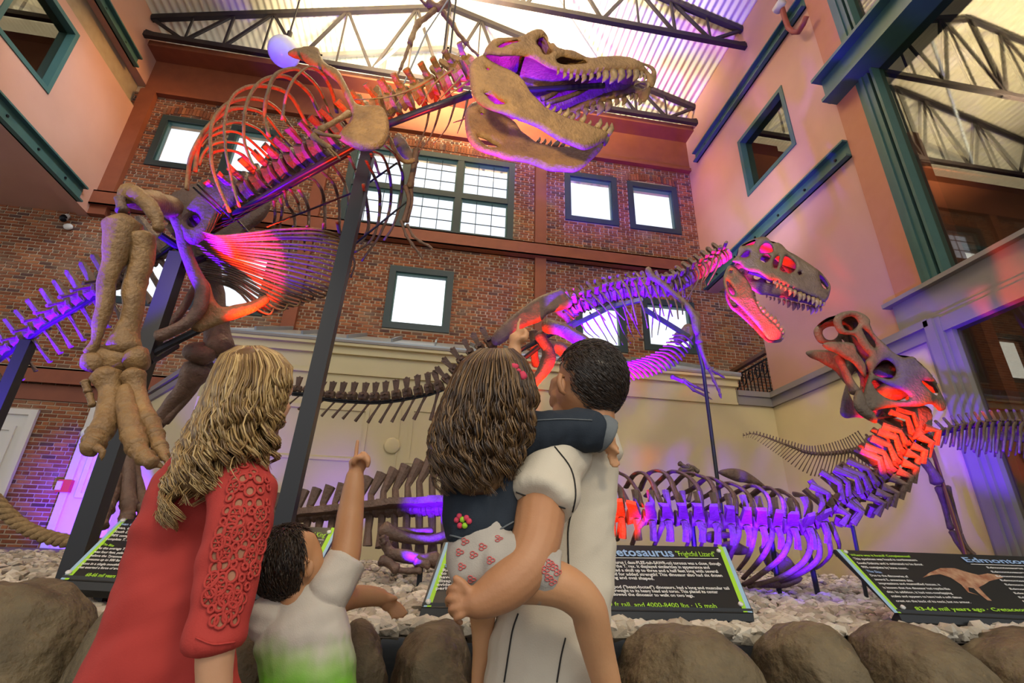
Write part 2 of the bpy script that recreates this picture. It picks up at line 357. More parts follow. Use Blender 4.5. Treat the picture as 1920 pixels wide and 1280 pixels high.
# trusses
def truss(xa, xb, Y, label):
    mid = (xa+xb)/2; zb = 12.08; rz = lambda x: 14.93 - .335*abs(x-mid)
    t = thing('roof_truss', (mid,Y,zb), label, 'truss', None)
    def part(nm, a, b, w): m_ = MB(); m_.bar(a, b, w, w*1.25); m_.build(nm, M['truss'], t)
    part('bottom_chord', (xa,Y,zb), (xb,Y,zb), .105); part('top_chord', (xa,Y,rz(xa)), (mid,Y,rz(mid)), .115); part('top_chord', (mid,Y,rz(mid)), (xb,Y,rz(xb)), .115)
    n = 8
    for s, e in ((xa, mid), (xb, mid)):
        for k in range(4):
            x0 = lerp(s, e, (k)/4); x1 = lerp(s, e, (k+.5)/4); x2 = lerp(s, e, (k+1)/4)
            part('web_bar', (x0,Y,zb) if k else (x0,Y,rz(x0)), (x1,Y,rz(x1)) if k else (x1,Y,zb), .055)
            if k: part('web_bar', (x1,Y,rz(x1)), (x2,Y,zb), .055)
            else: part('web_bar', (x1,Y,zb), (x2,Y,rz(x2)), .055); part('web_bar', (x2,Y,rz(x2)), (x2,Y,zb), .05)
            part('web_rod', (x1,Y,zb), (x1,Y,rz(x1)), .035)
    part('king_post', (mid,Y,zb), (mid,Y,rz(mid)), .08)
    m_ = MB(); m_.box((mid-.2,Y-.03,zb-.12),(mid+.2,Y+.03,zb+.14)); m_.build('gusset', M['truss'], t)
    if Y > 6:
        for x, s in ((xa+.0,1),(xb-.0,-1)): m_ = MB(); m_.bar((x,Y,zb+.12),(x+s*.45,Y,zb),.05); m_.build('bracket', M['truss'], t)
for Y, w in ((9.3,'nearest the gable glazing'), (7.05,'second from the gable glazing'), (4.75,'third from the gable glazing')):
    truss(XL, XR, Y, 'black roof truss over the skeletons, ' + w)
for Y, w in ((9.3,'the far one'), (7.05,'the middle one'), (4.75,'the near one')):
    truss(XR+.05, XR+13.7, Y, 'black roof truss seen through the big glazed hall window at right, ' + w)
truss(XL-13.7, XL-.05, 9.3, 'black roof truss seen through the square window high in the left wall')
truss(XL-13.7, XL-.05, 7.05, 'nearer black roof truss seen through the left wall window')
# long rods and the ridge tie
t = thing('tie_rod', (-.5,7,12.2), 'pair of pale steel tie rods running from the near truss down to the far truss', 'rod')
for a, b in (((1.0,7.05,14.3),(-2.2,9.3,12.2)), ((1.0,7.05,14.3),(4.4,9.3,12.2))):
    m_ = MB(); m_.tube([a,b], .04, 8); m_.build('rod', M['metal_roof'], t)
# walls left and right, above the galleries
def wall_plane(name, X, y0, y1, z0, z1, holes, m, th):
    mb = MB(); ys = sorted({y0, y1, *[h[0] for h in holes], *[h[1] for h in holes]}); zs = sorted({z0, z1, *[h[2] for h in holes], *[h[3] for h in holes]})
    for a, b in zip(ys, ys[1:]):
        for c, d in zip(zs, zs[1:]):
            if not any(h[0] < (a+b)/2 < h[1] and h[2] < (c+d)/2 < h[3] for h in holes): mb.box((X,a,c),(X+th,b,d))
    return st(name, mb, m)
wl = [atx(90,177,XL), atx(148,66,XL), atx(97,0,XL)]
HL = (wl[1].y-1.35, (wl[0].y+wl[1].y)/2, wl[0].z, wl[1].z)
z4 = (1380,240,340/1280); zC = (1280,0,300/1280)
c1 = [atx(*sc(z4,[(90,485)])[0],XR), atx(*sc(z4,[(10,100)])[0],XR), atx(*sc(zC,[(790,690)])[0],XR), atx(*sc(zC,[(915,1145)])[0],XR)]
HR = ((c1[2].y+c1[3].y)/2, (c1[0].y+c1[1].y)/2, (c1[0].z+c1[3].z)/2, (c1[1].z+c1[2].z)/2)
wall_plane('wall_left', XL-.25, -7, YB, 7.45, 10.42, [HL], M['pink'], .25)
mb = MB(); mb.box((XL-.25,-7,11.2),(XL,YB+.5,12.9)); st('wall_left', mb, M['pink'])
mb = MB(); mb.box((XL-.45,-7,10.42),(XL-.2,YB,11.2)); mb.box((XL-.45,-7,10.42),(XL,YB,10.44)); st('trim_9', mb, M['tan_trim'])
wall_plane('wall_right', XR, 5.35, YB+.5, 4.1, 13.0, [HR, (8.25,YB+.6,4.0,7.27)], M['pink'], .3)
mb = MB(); mb.box((XR-.02,4.95,4.6),(XR+.3,5.36,13)); st('wall_right', mb, M['salmon'])
def sidewin(n, X, h, side):
    fr = MB(); a, b, c, d = h; f = .09; x0, x1 = (X-.02, X+.27) if side > 0 else (X-.27, X+.02)
    fr.box((x0,a-f,c-f),(x1,a,d+f)); fr.box((x0,b,c-f),(x1,b+f,d+f)); fr.box((x0,a,c-f),(x1,b,c)); fr.box((x0,a,d),(x1,b,d+f))
    r = st('window_%d' % n, fr, M['green_steel']); g = MB(); xm = (x0+x1)/2; g.box((xm-.004,a,c),(xm+.004,b,d)); g.build('pane', M['dark_glass'], r)
f_ = .09
sidewin(13, XL, (HL[0]+f_,HL[1]-f_,HL[2]+f_,HL[3]-f_), -1); sidewin(14, XR, (HR[0]+f_,HR[1]-f_,HR[2]+f_,HR[3]-f_), 1)
# green channel beams along both walls (web with two flanges, bolts)
def channel(n, X, y0, y1, z0, z1, s, d=.12):
    mb = MB(); mb.box((X,y0,z0),(X+s*.03,y1,z1)); mb.box((X,y0,z0),(X+s*d,y1,z0+.035)); mb.box((X,y0,z1-.035),(X+s*d,y1,z1))
    r = st('trim_%d' % n, mb, M['green_steel']); k = MB()
    for i in range(8):
        y = y1 - .5 - i*.75
        if y > y0: k.tube([(X+s*.03,y,(z0+z1)/2),(X+s*.05,y,(z0+z1)/2)], .025, 6)
    k.build('bolt', M['iron'], r)
channel(10, XL, -6, 9.5, 7.45, 7.8, 1); channel(11, XL, -6, 9.4, 11.13, 11.42, 1)
zu = (atx(1314,269,XR).z, atx(1495,0,XR).z); channel(12, XR, 5.36, 8.95+.6, 10.93, 11.24, -1)
channel(13, XR, 5.36, 9.9, 7.27, 7.6, -1)
# left mezzanine soffit and room beyond
mb = MB(); mb.box((-21,-7,7.5),(XL-.02,YB,7.62)); st('ceiling', mb, M['pink'])
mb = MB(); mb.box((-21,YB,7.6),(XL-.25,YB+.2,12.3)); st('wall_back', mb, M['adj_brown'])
ah = [rect([(1788,462),(1850,470),(1800,520),(1862,528)]), rect([(1858,634),(1925,636),(1872,708),(1935,710)])]
mb = MB(); xs = sorted({9, 21, *[q[0] for q in ah], *[q[1] for q in ah]}); zs = sorted({-.1, 12.3, *[q[2] for q in ah], *[q[3] for q in ah]})
for a, b in zip(xs, xs[1:]):
    for c, d in zip(zs, zs[1:]):
        if not any(q[0] < (a+b)/2 < q[1] and q[2] < (c+d)/2 < q[3] for q in ah): mb.box((a,YB,c),(b,YB+.2,d))
for z in (3.0, 4.6, 5.2): mb.box((9,YB-.03,z),(21,YB,z+.05))
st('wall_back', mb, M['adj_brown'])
for k, q in enumerate(ah):
    fr = MB(); fr.box((q[0]-.12,YB-.03,q[2]-.12),(q[0],YB+.1,q[3]+.12)); fr.box((q[1],YB-.03,q[2]-.12),(q[1]+.12,YB+.1,q[3]+.12)); fr.box((q[0],YB-.03,q[3]),(q[1],YB+.1,q[3]+.12)); fr.box((q[0],YB-.03,q[2]-.12),(q[1],YB+.1,q[2])); r = st('window_%d' % (17+k), fr, M['frame'])
    g = MB(); g.box((q[0],YB+.05,q[2]),(q[1],YB+.056,q[3])); g.build('pane', M['glass'], r)
mb = MB(); mb.box((13.0,9.2,-.1),(13.35,9.5,13)); st('trim_22', mb, M['brown_steel']); mb = MB(); mb.box((20.8,-7,-.1),(21,YB,12.6)); st('wall_far', mb, M['adj_brown'])
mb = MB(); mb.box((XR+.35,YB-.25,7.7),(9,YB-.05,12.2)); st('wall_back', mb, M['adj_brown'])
m_ = MB(); m_.tube([at(-40,322,9.2), at(30,326,9.2)], .03, 8); m_.tube([at(30,326,9.2), at(34,318,9.2)], .03, 8); tag(m_.build('pipe', M['white_paint']), 'thin pale pipe hung under the left gallery soffit', 'pipe')
# balcony on the right, cream low building with metal roof, cream right wall
YC, XC = 8.2, 6.2
xe = at(1374,709,YC).x; ze = 4.3; xw0 = at(438,640,8.2).x
mb = MB(); mb.box((xw0,YC,.3),(xe,YC+.2,ze-.02)); mb.box((xe,YC,.3),(XC,YC+.2,3.98)); 
wc = st('wall_cream', mb, M['cream']); wc.name = 'wall_low'
xk = at(285,735,9.9).x; zk = at(285,735,9.9).z
mb = MB(); mb.hexa([(xw0,YC,.3),(xw0,YC+.2,.3),(xk+.1,9.9,.3),(xk,9.9,.3)], [(xw0,YC,ze-.02),(xw0,YC+.2,ze-.02),(xk+.1,9.9,zk),(xk,9.9,zk)]); st('wall_low', mb, M['cream'])
mb = MB(); mb.bar((xw0,YC-.03,ze-.2),(xk,9.87,zk-.15),.05,.12); mb.bar((xw0,YC-.03,ze),(xk,9.87,zk),.1,.1); st('trim_21', mb, M['grey_trim'])
mb = MB(); mb.box((xe,YC+.2,3.95),(9,YB,4.06)); st('floor', mb, M['concrete'])
mb = MB(); mb.box((XC,4.9,.5),(XC+.1,YC+.2,4.0)); st('wall_right', mb, M['cream'])
tr = MB(); tr.box((xe,YC-.1,4.02),(XR,YC+.2,4.12)); tr.box((xe,YC-.06,3.86),(XR,YC+.02,4.02)); tr.box((XC-.1,4.9,4.02),(XR+.02,YC,4.12)); tr.box((XC-.05,4.9,3.86),(XC+.02,YC,4.02)); st('trim_14', tr, M['grey_trim'])
tr = MB(); tr.box((xw0-.1,YC-.18,ze),(xe+.04,YC+.2,ze+.05)); tr.box((xw0-.1,YC-.1,ze-.12),(xe+.02,YC,ze)); tr.box((xw0,YC-.05,ze-.45),(xe,YC,ze-.41)); tr.box((xw0,YC-.03,ze-.41),(xe,YC,ze-.12)); st('trim_15', tr, M['cream'])
tr = MB(); tr.box((xw0-.12,YC-.2,ze+.05),(xe+.05,YC+.1,ze+.09)); st('trim_16', tr, M['grey_trim'])
rf = MB(); zr_ = 5.28
rf.hexa([(xw0-.1,YC-.2,ze+.09),(xe+.05,YC-.2,ze+.09),(xe+.05,YB-.02,zr_),(xw0-.1,YB-.02,zr_)], [(xw0-.1,YC-.2,ze+.12),(xe+.05,YC-.2,ze+.12),(xe+.05,YB-.02,zr_+.03),(xw0-.1,YB-.02,zr_+.03)])
rfo = tag(rf.build('metal_roof', M['metal_roof']), 'low grey standing seam metal roof over the cream wall below the brick', 'roof')
for i in range(14):
    x = xw0 + .35 + i*.72
    if x < xe: s_ = MB(); s_.bar((x,YC-.2,ze+.15),(x,YB-.05,zr_+.06),.03,.07); s_.build('seam', M['metal_roof'], rfo)
# panels, doors and dome light on the cream wall
def frame_rect(mb, x0, x1, z0, z1, y, w=.06, t=.03):
    mb.box((x0,y-t,z0),(x0+w,y,z1)); mb.box((x1-w,y-t,z0),(x1,y,z1)); mb.box((x0+w,y-t,z0),(x1-w,y,z0+w)); mb.box((x0+w,y-t,z1-w),(x1-w,y,z1))
pe = at(695,760,YC); zt_ = at(640,762,YC).z
mb = MB(); frame_rect(mb, -3.6, pe.x, .9, zt_, YC); mb.box((-3.6,YC-.02,at(620,860,YC).z-.02),(pe.x,YC,at(620,860,YC).z+.02)); st('door_1', mb, M['cream'])
d2 = [at(765,770,YC), at(745,1040,YC), at(790,870,YC)]
mb = MB(); mb.box((d2[0].x-.12,YC-.02,.9),(d2[0].x-.1,YC,zt_+.5)); frame_rect(mb, d2[0].x+.05, d2[0].x+1.0, d2[2].z, zt_+.05, YC, .05, .02); frame_rect(mb, d2[0].x+.05, d2[0].x+1.0, 1.0, d2[2].z-.12, YC, .05, .02); st('door_2', mb, M['cream'])
dm = MB(); p_ = at(735,835,YC-.03); dm.ball(p_, (.125,.022,.125), 20, 10); tag(dm.build('dome_light', M['cream'], smooth=True), 'small round cream fitting on the cream wall between the doors', 'fixture')
# left doors in the brick wall
def leaf_door(n, x1, zt, w, m, plaque):
    x0 = x1 - w; mb = MB(); y = YB - .02
    mb.box((x0-.12,y-.06,.6),(x0,y,zt)); mb.box((x1-.12,y-.06,.6),(x1,y,zt)); mb.box((x0,y-.06,zt-.1),(x1-.12,y,zt)); mb.box((x0,y-.012,.6),(x1-.12,y+.01,zt-.1))
    r = st('door_%d' % n, mb, m)
    k = MB(); frame_rect(k, x0+.1, x1-.25, 1.9, zt-.3, y-.012, .08, .03); k.build('door_panel', m, r)
p_ = at(78,770,YB); leaf_door(3, p_.x, p_.z, 1.25, M['white_paint'], 1)
p_ = at(192,775,YB); leaf_door(4, p_.x+1.15, p_.z+.2, 1.2, M['white_paint'], 0)
# gallery window on the right: posts, sill beam, glazing
zs0 = 4.62
mb = MB(); mb.box((XR-.05,2.0,4.16),(XR+.3,5.42,zs0-.06)); mb.box((XR-.14,2.0,zs0-.06),(XR+.3,5.5,zs0)); mb.box((XR-.1,2.0,4.08),(XR+.2,5.0,4.16)); st('trim_17', mb, M['grey_trim'])
mb = MB(); mb.box((XR-.02,4.72,zs0),(XR+.2,4.95,13)); mb.box((XR-.05,4.80,zs0),(XR+.22,4.86,13)); mb.box((XR-.04,4.62,zs0),(XR+.18,4.66,13)); st('trim_18', mb, M['green_steel'])
mb = MB(); mb.box((XR-.3,2.0,8.38),(XR+.25,5.35,8.44)); mb.box((XR-.3,2.0,8.94),(XR+.25,5.45,9.0)); mb.box((XR-.14,2.0,8.44),(XR-.08,5.4,8.94)); st('trim_19', mb, M['green_steel'])
g = MB(); g.box((XR+.1,2.0,zs0),(XR+.11,4.7,13)); st('window_15', g, M['dark_glass'])
mb = MB(); mb.box((XC-.06,4.78,1.0),(XC+.12,5.02,4.1)); mb.box((XC-.1,4.84,1.0),(XC+.12,4.96,4.1)); mb.box((XC-.05,2.2,3.9),(XC+.15,4.8,4.08)); mb.box((XC-.02,4.70,1.0),(XC+.1,4.78,3.92)); st('trim_20', mb, M['grey_trim'])
g = MB(); g.box((XC+.05,2.2,1.0),(XC+.06,4.72,3.9)); st('window_16', g, M['dark_glass'])

# balcony railing
rl = thing('balcony_railing', (XR,9.1,4.1), 'wrought iron balcony railing with wooden handrail beside the brick corner at right', 'railing')
mb = MB(); mb.box((XR-.04,8.25,4.98),(XR+.06,YB-.05,5.05)); mb.build('handrail', M['wood'], rl)
for z in (4.2, 4.86):
    mb = MB(); mb.box((XR-.005,8.25,z),(XR+.02,YB-.05,z+.03)); mb.build('rail', M['iron'], rl)
for i in range(15):
    y = 8.3 + i*.115; mb = MB(); mb.tube([(XR,y,4.1),(XR,y,4.87)], .012, 6); mb.build('baluster', M['iron'], rl)
for i in range(7):
    y = 8.36 + i*.23; mb = MB(); mb.tube([(XR-.02, y+.09*math.cos(a)*(1-a/14), 4.68+.15*math.sin(a)*(1-a/14)) for a in [k*.55 for k in range(16)]], .011, 5); mb.build('scroll', M['iron'], rl)

# ------------------------------------------------------------------ bone tools
def bone_mat(name, c0, c1, c2, rough=.5):
    m = mat(name, c0, rough=rough, spec=.35, var=c1, vscale=9, bump=.55, bscale=45, detail=7); nt = m.node_tree; b = nt.nodes['Principled BSDF']
    src = b.inputs['Base Color'].links[0].from_socket; tc = [n for n in nt.nodes if n.type == 'TEX_COORD'][0]
    n = nt.nodes.new('ShaderNodeTexNoise'); n.inputs['Scale'].default_value = 16; n.inputs['Detail'].default_value = 9; n.inputs['Roughness'].default_value = .65; nt.links.new(tc.outputs['Object'], n.inputs['Vector'])
    r = nt.nodes.new('ShaderNodeValToRGB'); r.color_ramp.elements[0].position = .5; r.color_ramp.elements[1].position = .8; r.color_ramp.elements[1].color = (.7,.7,.7,1); nt.links.new(n.outputs['Fac'], r.inputs[0])
    mx = nt.nodes.new('ShaderNodeMix'); mx.data_type = 'RGBA'; nt.links.new(r.outputs[0], mx.inputs['Factor']); nt.links.new(src, mx.inputs['A']); mx.inputs['B'].default_value = (*c2, 1)
    nt.links.new(mx.outputs['Result'], b.inputs['Base Color']); return m
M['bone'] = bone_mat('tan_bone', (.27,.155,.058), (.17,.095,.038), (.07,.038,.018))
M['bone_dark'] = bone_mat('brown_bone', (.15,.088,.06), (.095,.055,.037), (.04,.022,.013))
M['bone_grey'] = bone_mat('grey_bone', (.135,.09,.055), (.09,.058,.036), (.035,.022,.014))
M['tooth'] = mat('tooth', (.30,.2,.09), rough=.3, var=(.14,.09,.045), vscale=20)
M['post'] = mat('mount_steel', (.014,.014,.016), rough=.35, spec=.3)
def wob(mb, amp, scale):
    for i, v in enumerate(mb.v):
        n = mnoise.noise_vector(v * scale); mb.v[i] = v + n * amp
def ptube_pts(P, n=None):
    n = n or max(3, 3*len(P)); Q = smooth_path(P, n)
    pts = [at(q[0], q[1], q[2]) for q in Q]; rad = [max(.15, q[3]) * pxm(p) for q, p in zip(Q, pts)]
    return pts, rad
def ptube(name, P, m, parent, n=None, seg=8, ratio=1.0, amp=0, smooth=True):
    mb = MB(); pts, rad = ptube_pts(P, n); mb.tube(pts, rad, seg, ratio)
    if amp: wob(mb, amp, 9)
    return mb.build(name, m, parent, smooth)
def limb_bone(name, P, m, parent, amp=.012, knob=1.25):
    """long bone along (px,py,Y,r): swollen ends, rough surface"""
    mb = MB(); pts, rad = ptube_pts(P, max(10, 4*len(P))); n = len(pts)
    rad = [r * (1 + (knob-1) * (math.exp(-(i/(n-1)*7)**2) + math.exp(-((1-i/(n-1))*7)**2))) for i, r in enumerate(rad)]
    a, b = pts[0], pts[-1]; ta = (pts[0]-pts[1]).normalized(); tb = (pts[-1]-pts[-2]).normalized()
    pts = [a + ta*rad[0]*.45] + pts + [b + tb*rad[-1]*.45]; rad = [rad[0]*.55] + rad + [rad[-1]*.55]
    mb.tube(pts, rad, 12, 1.0); wob(mb, amp, 6); wob(mb, amp*.5, 16)
    return mb.build(name, m, parent, True)
def poly_area(P): return .5*sum(P[i][0]*P[(i+1)%len(P)][1]-P[(i+1)%len(P)][0]*P[i][1] for i in range(len(P)))
def inpoly(x, y, P):
    r = False; j = len(P)-1
    for i in range(len(P)):
        if (P[i][1] > y) != (P[j][1] > y) and x < (P[j][0]-P[i][0])*(y-P[i][1])/(P[j][1]-P[i][1]) + P[i][0]: r = not r
        j = i
    return r
def dedge(x, y, loops):
    d = 1e9
    for P in loops:
        for i in range(len(P)):
            ax, ay = P[i]; bx, by = P[(i+1) % len(P)]; vx, vy = bx-ax, by-ay; L = vx*vx+vy*vy
            t = 0 if L == 0 else max(0, min(1, ((x-ax)*vx+(y-ay)*vy)/L)); d = min(d, math.hypot(x-ax-t*vx, y-ay-t*vy))
    return d
def resample_loop(P, step):
    out = []
    for i in range(len(P)):
        a, b, c, e = [np.array(P[(i+k-1) % len(P)], float) for k in range(4)]
        n = max(1, int(np.linalg.norm(c-b)/step))
        for k in range(n):
            t = k/n; out.append(tuple(.5*((2*b)+(-a+c)*t+(2*a-5*b+4*c-e)*t*t+(-a+3*b-3*c+e)*t**3)))
    return out
def tri_shape(outline, holes=(), step=5.0):
    loops = [resample_loop(outline, step)] + [resample_loop(h, step) for h in holes]
    V = []; Eg = []
    for L in loops:
        b = len(V); V += L; Eg += [(b+i, b+(i+1) % len(L)) for i in range(len(L))]
    xs = [p[0] for p in loops[0]]; ys = [p[1] for p in loops[0]]; r = random.Random(1)
    y = min(ys); row = 0
    while y < max(ys):
        x = min(xs) + (step/2 if row % 2 else 0)
        while x < max(xs):
            qx, qy = x + r.uniform(-.15,.15)*step, y + r.uniform(-.15,.15)*step
            if inpoly(qx, qy, loops[0]) and not any(inpoly(qx, qy, h) for h in loops[1:]) and dedge(qx, qy, loops) > step*.55: V.append((qx, qy))
            x += step
        y += step*.87; row += 1
    vo, eo, fo, *_ = delaunay_2d_cdt([Vector(v) for v in V], Eg, [], 0, 1e-4)
    F = []
    for f in fo:
        cx = sum(vo[i].x for i in f)/len(f); cy = sum(vo[i].y for i in f)/len(f)
        if inpoly(cx, cy, loops[0]) and not any(inpoly(cx, cy, h) for h in loops[1:]): F.append(tuple(f))
    V2 = [(v.x, v.y) for v in vo]; D = [dedge(x, y, loops) for x, y in V2]
    return V2, F, D, loops
def plate_mb(outline, Yf, thick, holes=(), step=5.0, round_px=8, lat=(0,1,0), amp=.01, side=1, mirror=None, mb=None):
    """a slab of bone: traced outline stood up at its own depth, pillowed on both faces; mirror(px,py) = lateral offset gives the other side"""
    V, F, D, loops = tri_shape(outline, holes, step); mb = mb or MB(); lat = Vector(lat).normalized(); n = len(V)
    A = []; B = []
    for (x, y), d in zip(V, D):
        p = at(x, y, Yf(x, y) if callable(Yf) else Yf)
        if mirror: p = p + lat * mirror(x, y)
        s = math.sqrt(max(0, 1 - (1 - min(1, d/round_px))**2)); p = p + mnoise.noise_vector(p*7) * amp * s
        th = thick(x, y) if callable(thick) else thick
        A.append(p - lat * th * (.18 + .82*s)/1.0 * .5); B.append(p + lat * th * (.18 + .82*s) * .5)
    mb.add(A + B, [f for f in F] + [tuple(n+i for i in f[::-1]) for f in F])
    idx = {(round(x,3), round(y,3)): i for i, (x, y) in enumerate(V)}
    cnt = {}
    for f in F:
        for i in range(len(f)): e = (f[i], f[(i+1) % len(f)]); cnt[e] = 1
    b = len(mb.v) - 2*n
    for (i, j) in list(cnt):
        if (j, i) not in cnt: mb.f.append((b+j, b+i, b+n+i, b+n+j))
    return mb
def plate(name, outline, Yf, thick, m, parent, **k):
    return plate_mb(outline, Yf, thick, **k).build(name, m, parent, True)
def vertebra(parent, c, t, up, L, r, sh, m, tp=0, chev=0, lean=0, sw=.5, name='vertebra', flare=1.0, tpd=-.15, chev_lean=.5, tpw=.28):
    """one spool-shaped centrum with neural spine, two transverse processes and, in the tail, a chevron"""
    c = Vector(c); t = Vector(t).normalized(); up = Vector(up); up = (up - t*up.dot(t)).normalized(); s = t.cross(up)
    mb = MB(); mb.tube([c-t*L*.46, c-t*L*.4, c, c+t*L*.4, c+t*L*.46], [r*.8, r, r*.72, r, r*.8], 9)
    if sh:
        b0 = c + up*r*.7; tip = c + up*(r*.7+sh) - t*lean*sh; w = L*sw
        mb.hexa([b0-t*w*.45-s*r*.3, b0+t*w*.45-s*r*.3, b0+t*w*.45+s*r*.3, b0-t*w*.45+s*r*.3],
                [tip-t*w*.45*flare-s*r*.2, tip+t*w*.45*flare-s*r*.2, tip+t*w*.45*flare+s*r*.2, tip-t*w*.45*flare+s*r*.2])
        mb.ball(tip, (r*.3, r*.3, r*.26), 6, 4)
        mb.ball(b0 + t*w*.6, r*.34, 6, 4); mb.ball(b0 - t*w*.6, r*.34, 6, 4)
    if tp:
        for k in (-1, 1):
            a = c + up*r*.5 + s*k*r*.5; e = a + s*k*tp + up*tpd*tp - t*lean*.4*tp
            mb.tube([a, (a+e)/2, e], [r*tpw*1.2, r*tpw, r*tpw*1.1], 6, .6, up=up)
    if chev:
        a = c - up*r*.8 - t*L*.4; e = a - up*chev - t*chev*chev_lean
        mb.tube([a, (a*2+e)/3, (a+e*2)/3, e], [r*.3, r*.2, r*.24, r*.32], 6)
    wob(mb, r*.10, 3/r if r > .02 else 60)
    return mb.build(name, m, parent, False)
def spine(parent, P, n, m, r, sh, up=(0,0,1), tp=0, chev=0, lean=.3, Lf=.86, **k):
    """vertebrae spaced along (px,py,Y); r, sh, tp, chev are constants or functions of t"""
    Q = smooth_path(P, 4*n+1); pts = [at(*q[:3]) for q in Q]; g = lambda f, t: f(t) if callable(f) else f
    for i in range(n):
        a, b, c = pts[4*i], pts[4*i+4], pts[4*i+2]; t = (i+.5)/n
        vertebra(parent, c, b-a, g(up,t), (b-a).length*Lf, g(r,t), g(sh,t), m, g(tp,t), g(chev,t), g(lean,t), **k)
def rib(parent, pts2d, Y0, amp_y, r, m, prof=None, seg=7, ratio=.6, name='rib', r1=None):
    """pts2d in photo pixels; depth runs from the spine out to the bulge and back"""
    n = len(pts2d); P = []
    L = [0]
    for a, b in zip(pts2d, pts2d[1:]): L.append(L[-1] + math.hypot(b[0]-a[0], b[1]-a[1]))
    for q, l in zip(pts2d, L):
        t = l/L[-1]; dy = amp_y * (math.sin(min(1, t*1.25)*math.pi*.62)/.93 if prof is None else prof(t))
        rr = lerp(r, r1 if r1 is not None else r*.8, t); P.append((q[0], q[1], (Y0(q) if callable(Y0) else Y0) + dy, rr))
    return ptube(name, P, m, parent, n=3*n+2, seg=seg, ratio=ratio, amp=.004)
def cone_tooth(parent, a, tip, r, m=None, bend=(0,0,0), name='tooth'):
    a = Vector(a); tip = Vector(tip); mid = (a+tip)/2 + Vector(bend); mb = MB()
    mb.tube([a, lerp(a, mid, .6), mid, lerp(mid, tip, .6), tip], [r*.9, r, r*.8, r*.45, r*.06], 7, .7)
    return mb.build(name, m or M['tooth'], parent, True)
def shell(parent, name, outline, holes, Yn, hw, lat, thick, m, step=5, top=None, roundpx=9, both=True):
    """both cheeks of a skull or jaw: the near one where it was traced, the far one across the head; `top` bridges them with a roof strip"""
    mb = plate_mb(outline, Yn, thick, holes, step, roundpx, lat)
    if both: plate_mb(outline, Yn, thick, holes, step, roundpx, lat, mirror=lambda x, y: 2*hw(x, y), mb=mb)
    lat = Vector(lat).normalized()
    if top:
        Q = smooth_path(top, 4*len(top)); rows = []
        for x, y in [q[:2] for q in Q]:
            p = at(x, y, Yn(x, y) if callable(Yn) else Yn); w = 2*hw(x, y); rows.append([p + lat*w*k/6 + Vector((0,0,.18*w*(1-(k/3-1)**2)*.5)) for k in range(7)])
        V = [v for r_ in rows for v in r_]; nV = len(V); V += [v - Vector((0,0,.03)) for v in V]; n = len(rows)
        Fs = []
        for i in range(n-1):
            for k in range(6):
                a = i*7+k; Fs += [(a,a+1,a+8,a+7), (nV+a+7,nV+a+8,nV+a+1,nV+a)]
        mb.add(V, Fs)
    return mb.build(name, m, parent, True)

# ------------------------------------------------------------------ big tyrannosaur, mount and all
zA, zB, zCc, zD, zE, zF, z5, M5 = (340,90,.2579), (560,80,.25), (340,320,.2344), (140,340,.2656), (560,240,.21875), (880,40,.2109), (0,340,.336), (60,640,.3436)
rx = thing('tyrannosaur_skeleton', (-2.2,3.9,.95), 'huge tan tyrannosaur skeleton looming overhead with wide open toothy jaws', 'skeleton')
B = M['bone']; BD = M['bone_dark']
YTs = [(-60,5.9),(0,5.5),(190,4.7),(330,4.05),(420,3.85),(520,3.6),(620,3.35),(720,3.1),(800,2.95),(880,2.82),(1250,2.7)]
YT = lambda x: interp(YTs, x)
# spine: tail, sacrum, back, neck
tail = [(-45,690),(0,663),(40,636),(64,619),(84,602),(111,585),(134,572),(161,555),(188,542),(225,520),(265,490),(310,455)]
spine(rx, [(x,y,YT(x)) for x, y in tail], 15, BD, lambda t: .055+.05*t, lambda t: .2+.05*t, up=(-.45,-.3,.8), tp=lambda t: .12+.06*t, chev=lambda t: .30-.03*t, lean=.25, chev_lean=-.15, Lf=.8, sw=.4)
back = [(330,440),(345,430),(370,415),(395,400),(417,387),(448,368),(464,358),(484,345),(505,332),(526,320),(544,309),(564,294),(588,281),(618,265),(650,240)]
spine(rx, [(x,y,YT(x)) for x, y in back], 15, BD, .105, .13, up=(-.3,.1,.9), tp=.15, lean=.15, Lf=.86, tpd=.3)
neck = [(655,237),(690,212),(720,199),(745,190),(772,180),(800,167),(825,157),(847,145),(872,130),(890,118)]
spine(rx, [(x,y,YT(x)) for x, y in neck], 10, B, lambda t: .1-.02*t, lambda t: .13+.05*math.sin(9*t), up=(-.1,.05,1), tp=.14, lean=.2, Lf=.85, tpd=.1, sw=.55)
# ribs on the near side swing out over the viewer, the far ones hang behind the spine
near = [[(1130,470),(1100,330),(1050,220),(990,160),(930,140),(870,170),(810,240),(770,330),(745,430),(735,520)],
 [(1090,500),(1040,370),(990,280),(900,190),(830,150),(720,170),(660,230),(630,320),(610,420),(610,520),(635,640)],
 [(1030,530),(980,430),(930,330),(850,255),(750,205),(650,210),(560,260),(500,340),(470,430),(455,540),(460,680),(490,790),(535,870)],
 [(930,590),(880,490),(830,400),(760,320),(660,285),(540,275),(440,300),(370,360),(335,440),(315,540),(320,700),(340,840),(370,980),(420,1150)],
 [(870,660),(800,580),(730,480),(640,400),(530,365),(430,370),(330,410),(250,490),(215,600),(215,740),(225,860),(270,1000),(350,1190)],
 [(810,730),(730,640),(650,530),(560,460),(430,435),(320,460),(200,560),(110,700),(60,830),(45,940),(40,1030)],
 [(730,770),(640,670),(560,590),(450,540),(350,540),(230,590),(140,680),(110,780),(100,900)],
 [(660,830),(590,750),(500,670),(400,610),(300,610),(210,650),(150,720)],
 [(620,850),(560,790),(480,720),(400,690),(300,680),(210,710),(160,770),(130,850)],
 [(560,900),(500,830),(430,770),(340,740),(250,750),(190,790)]]
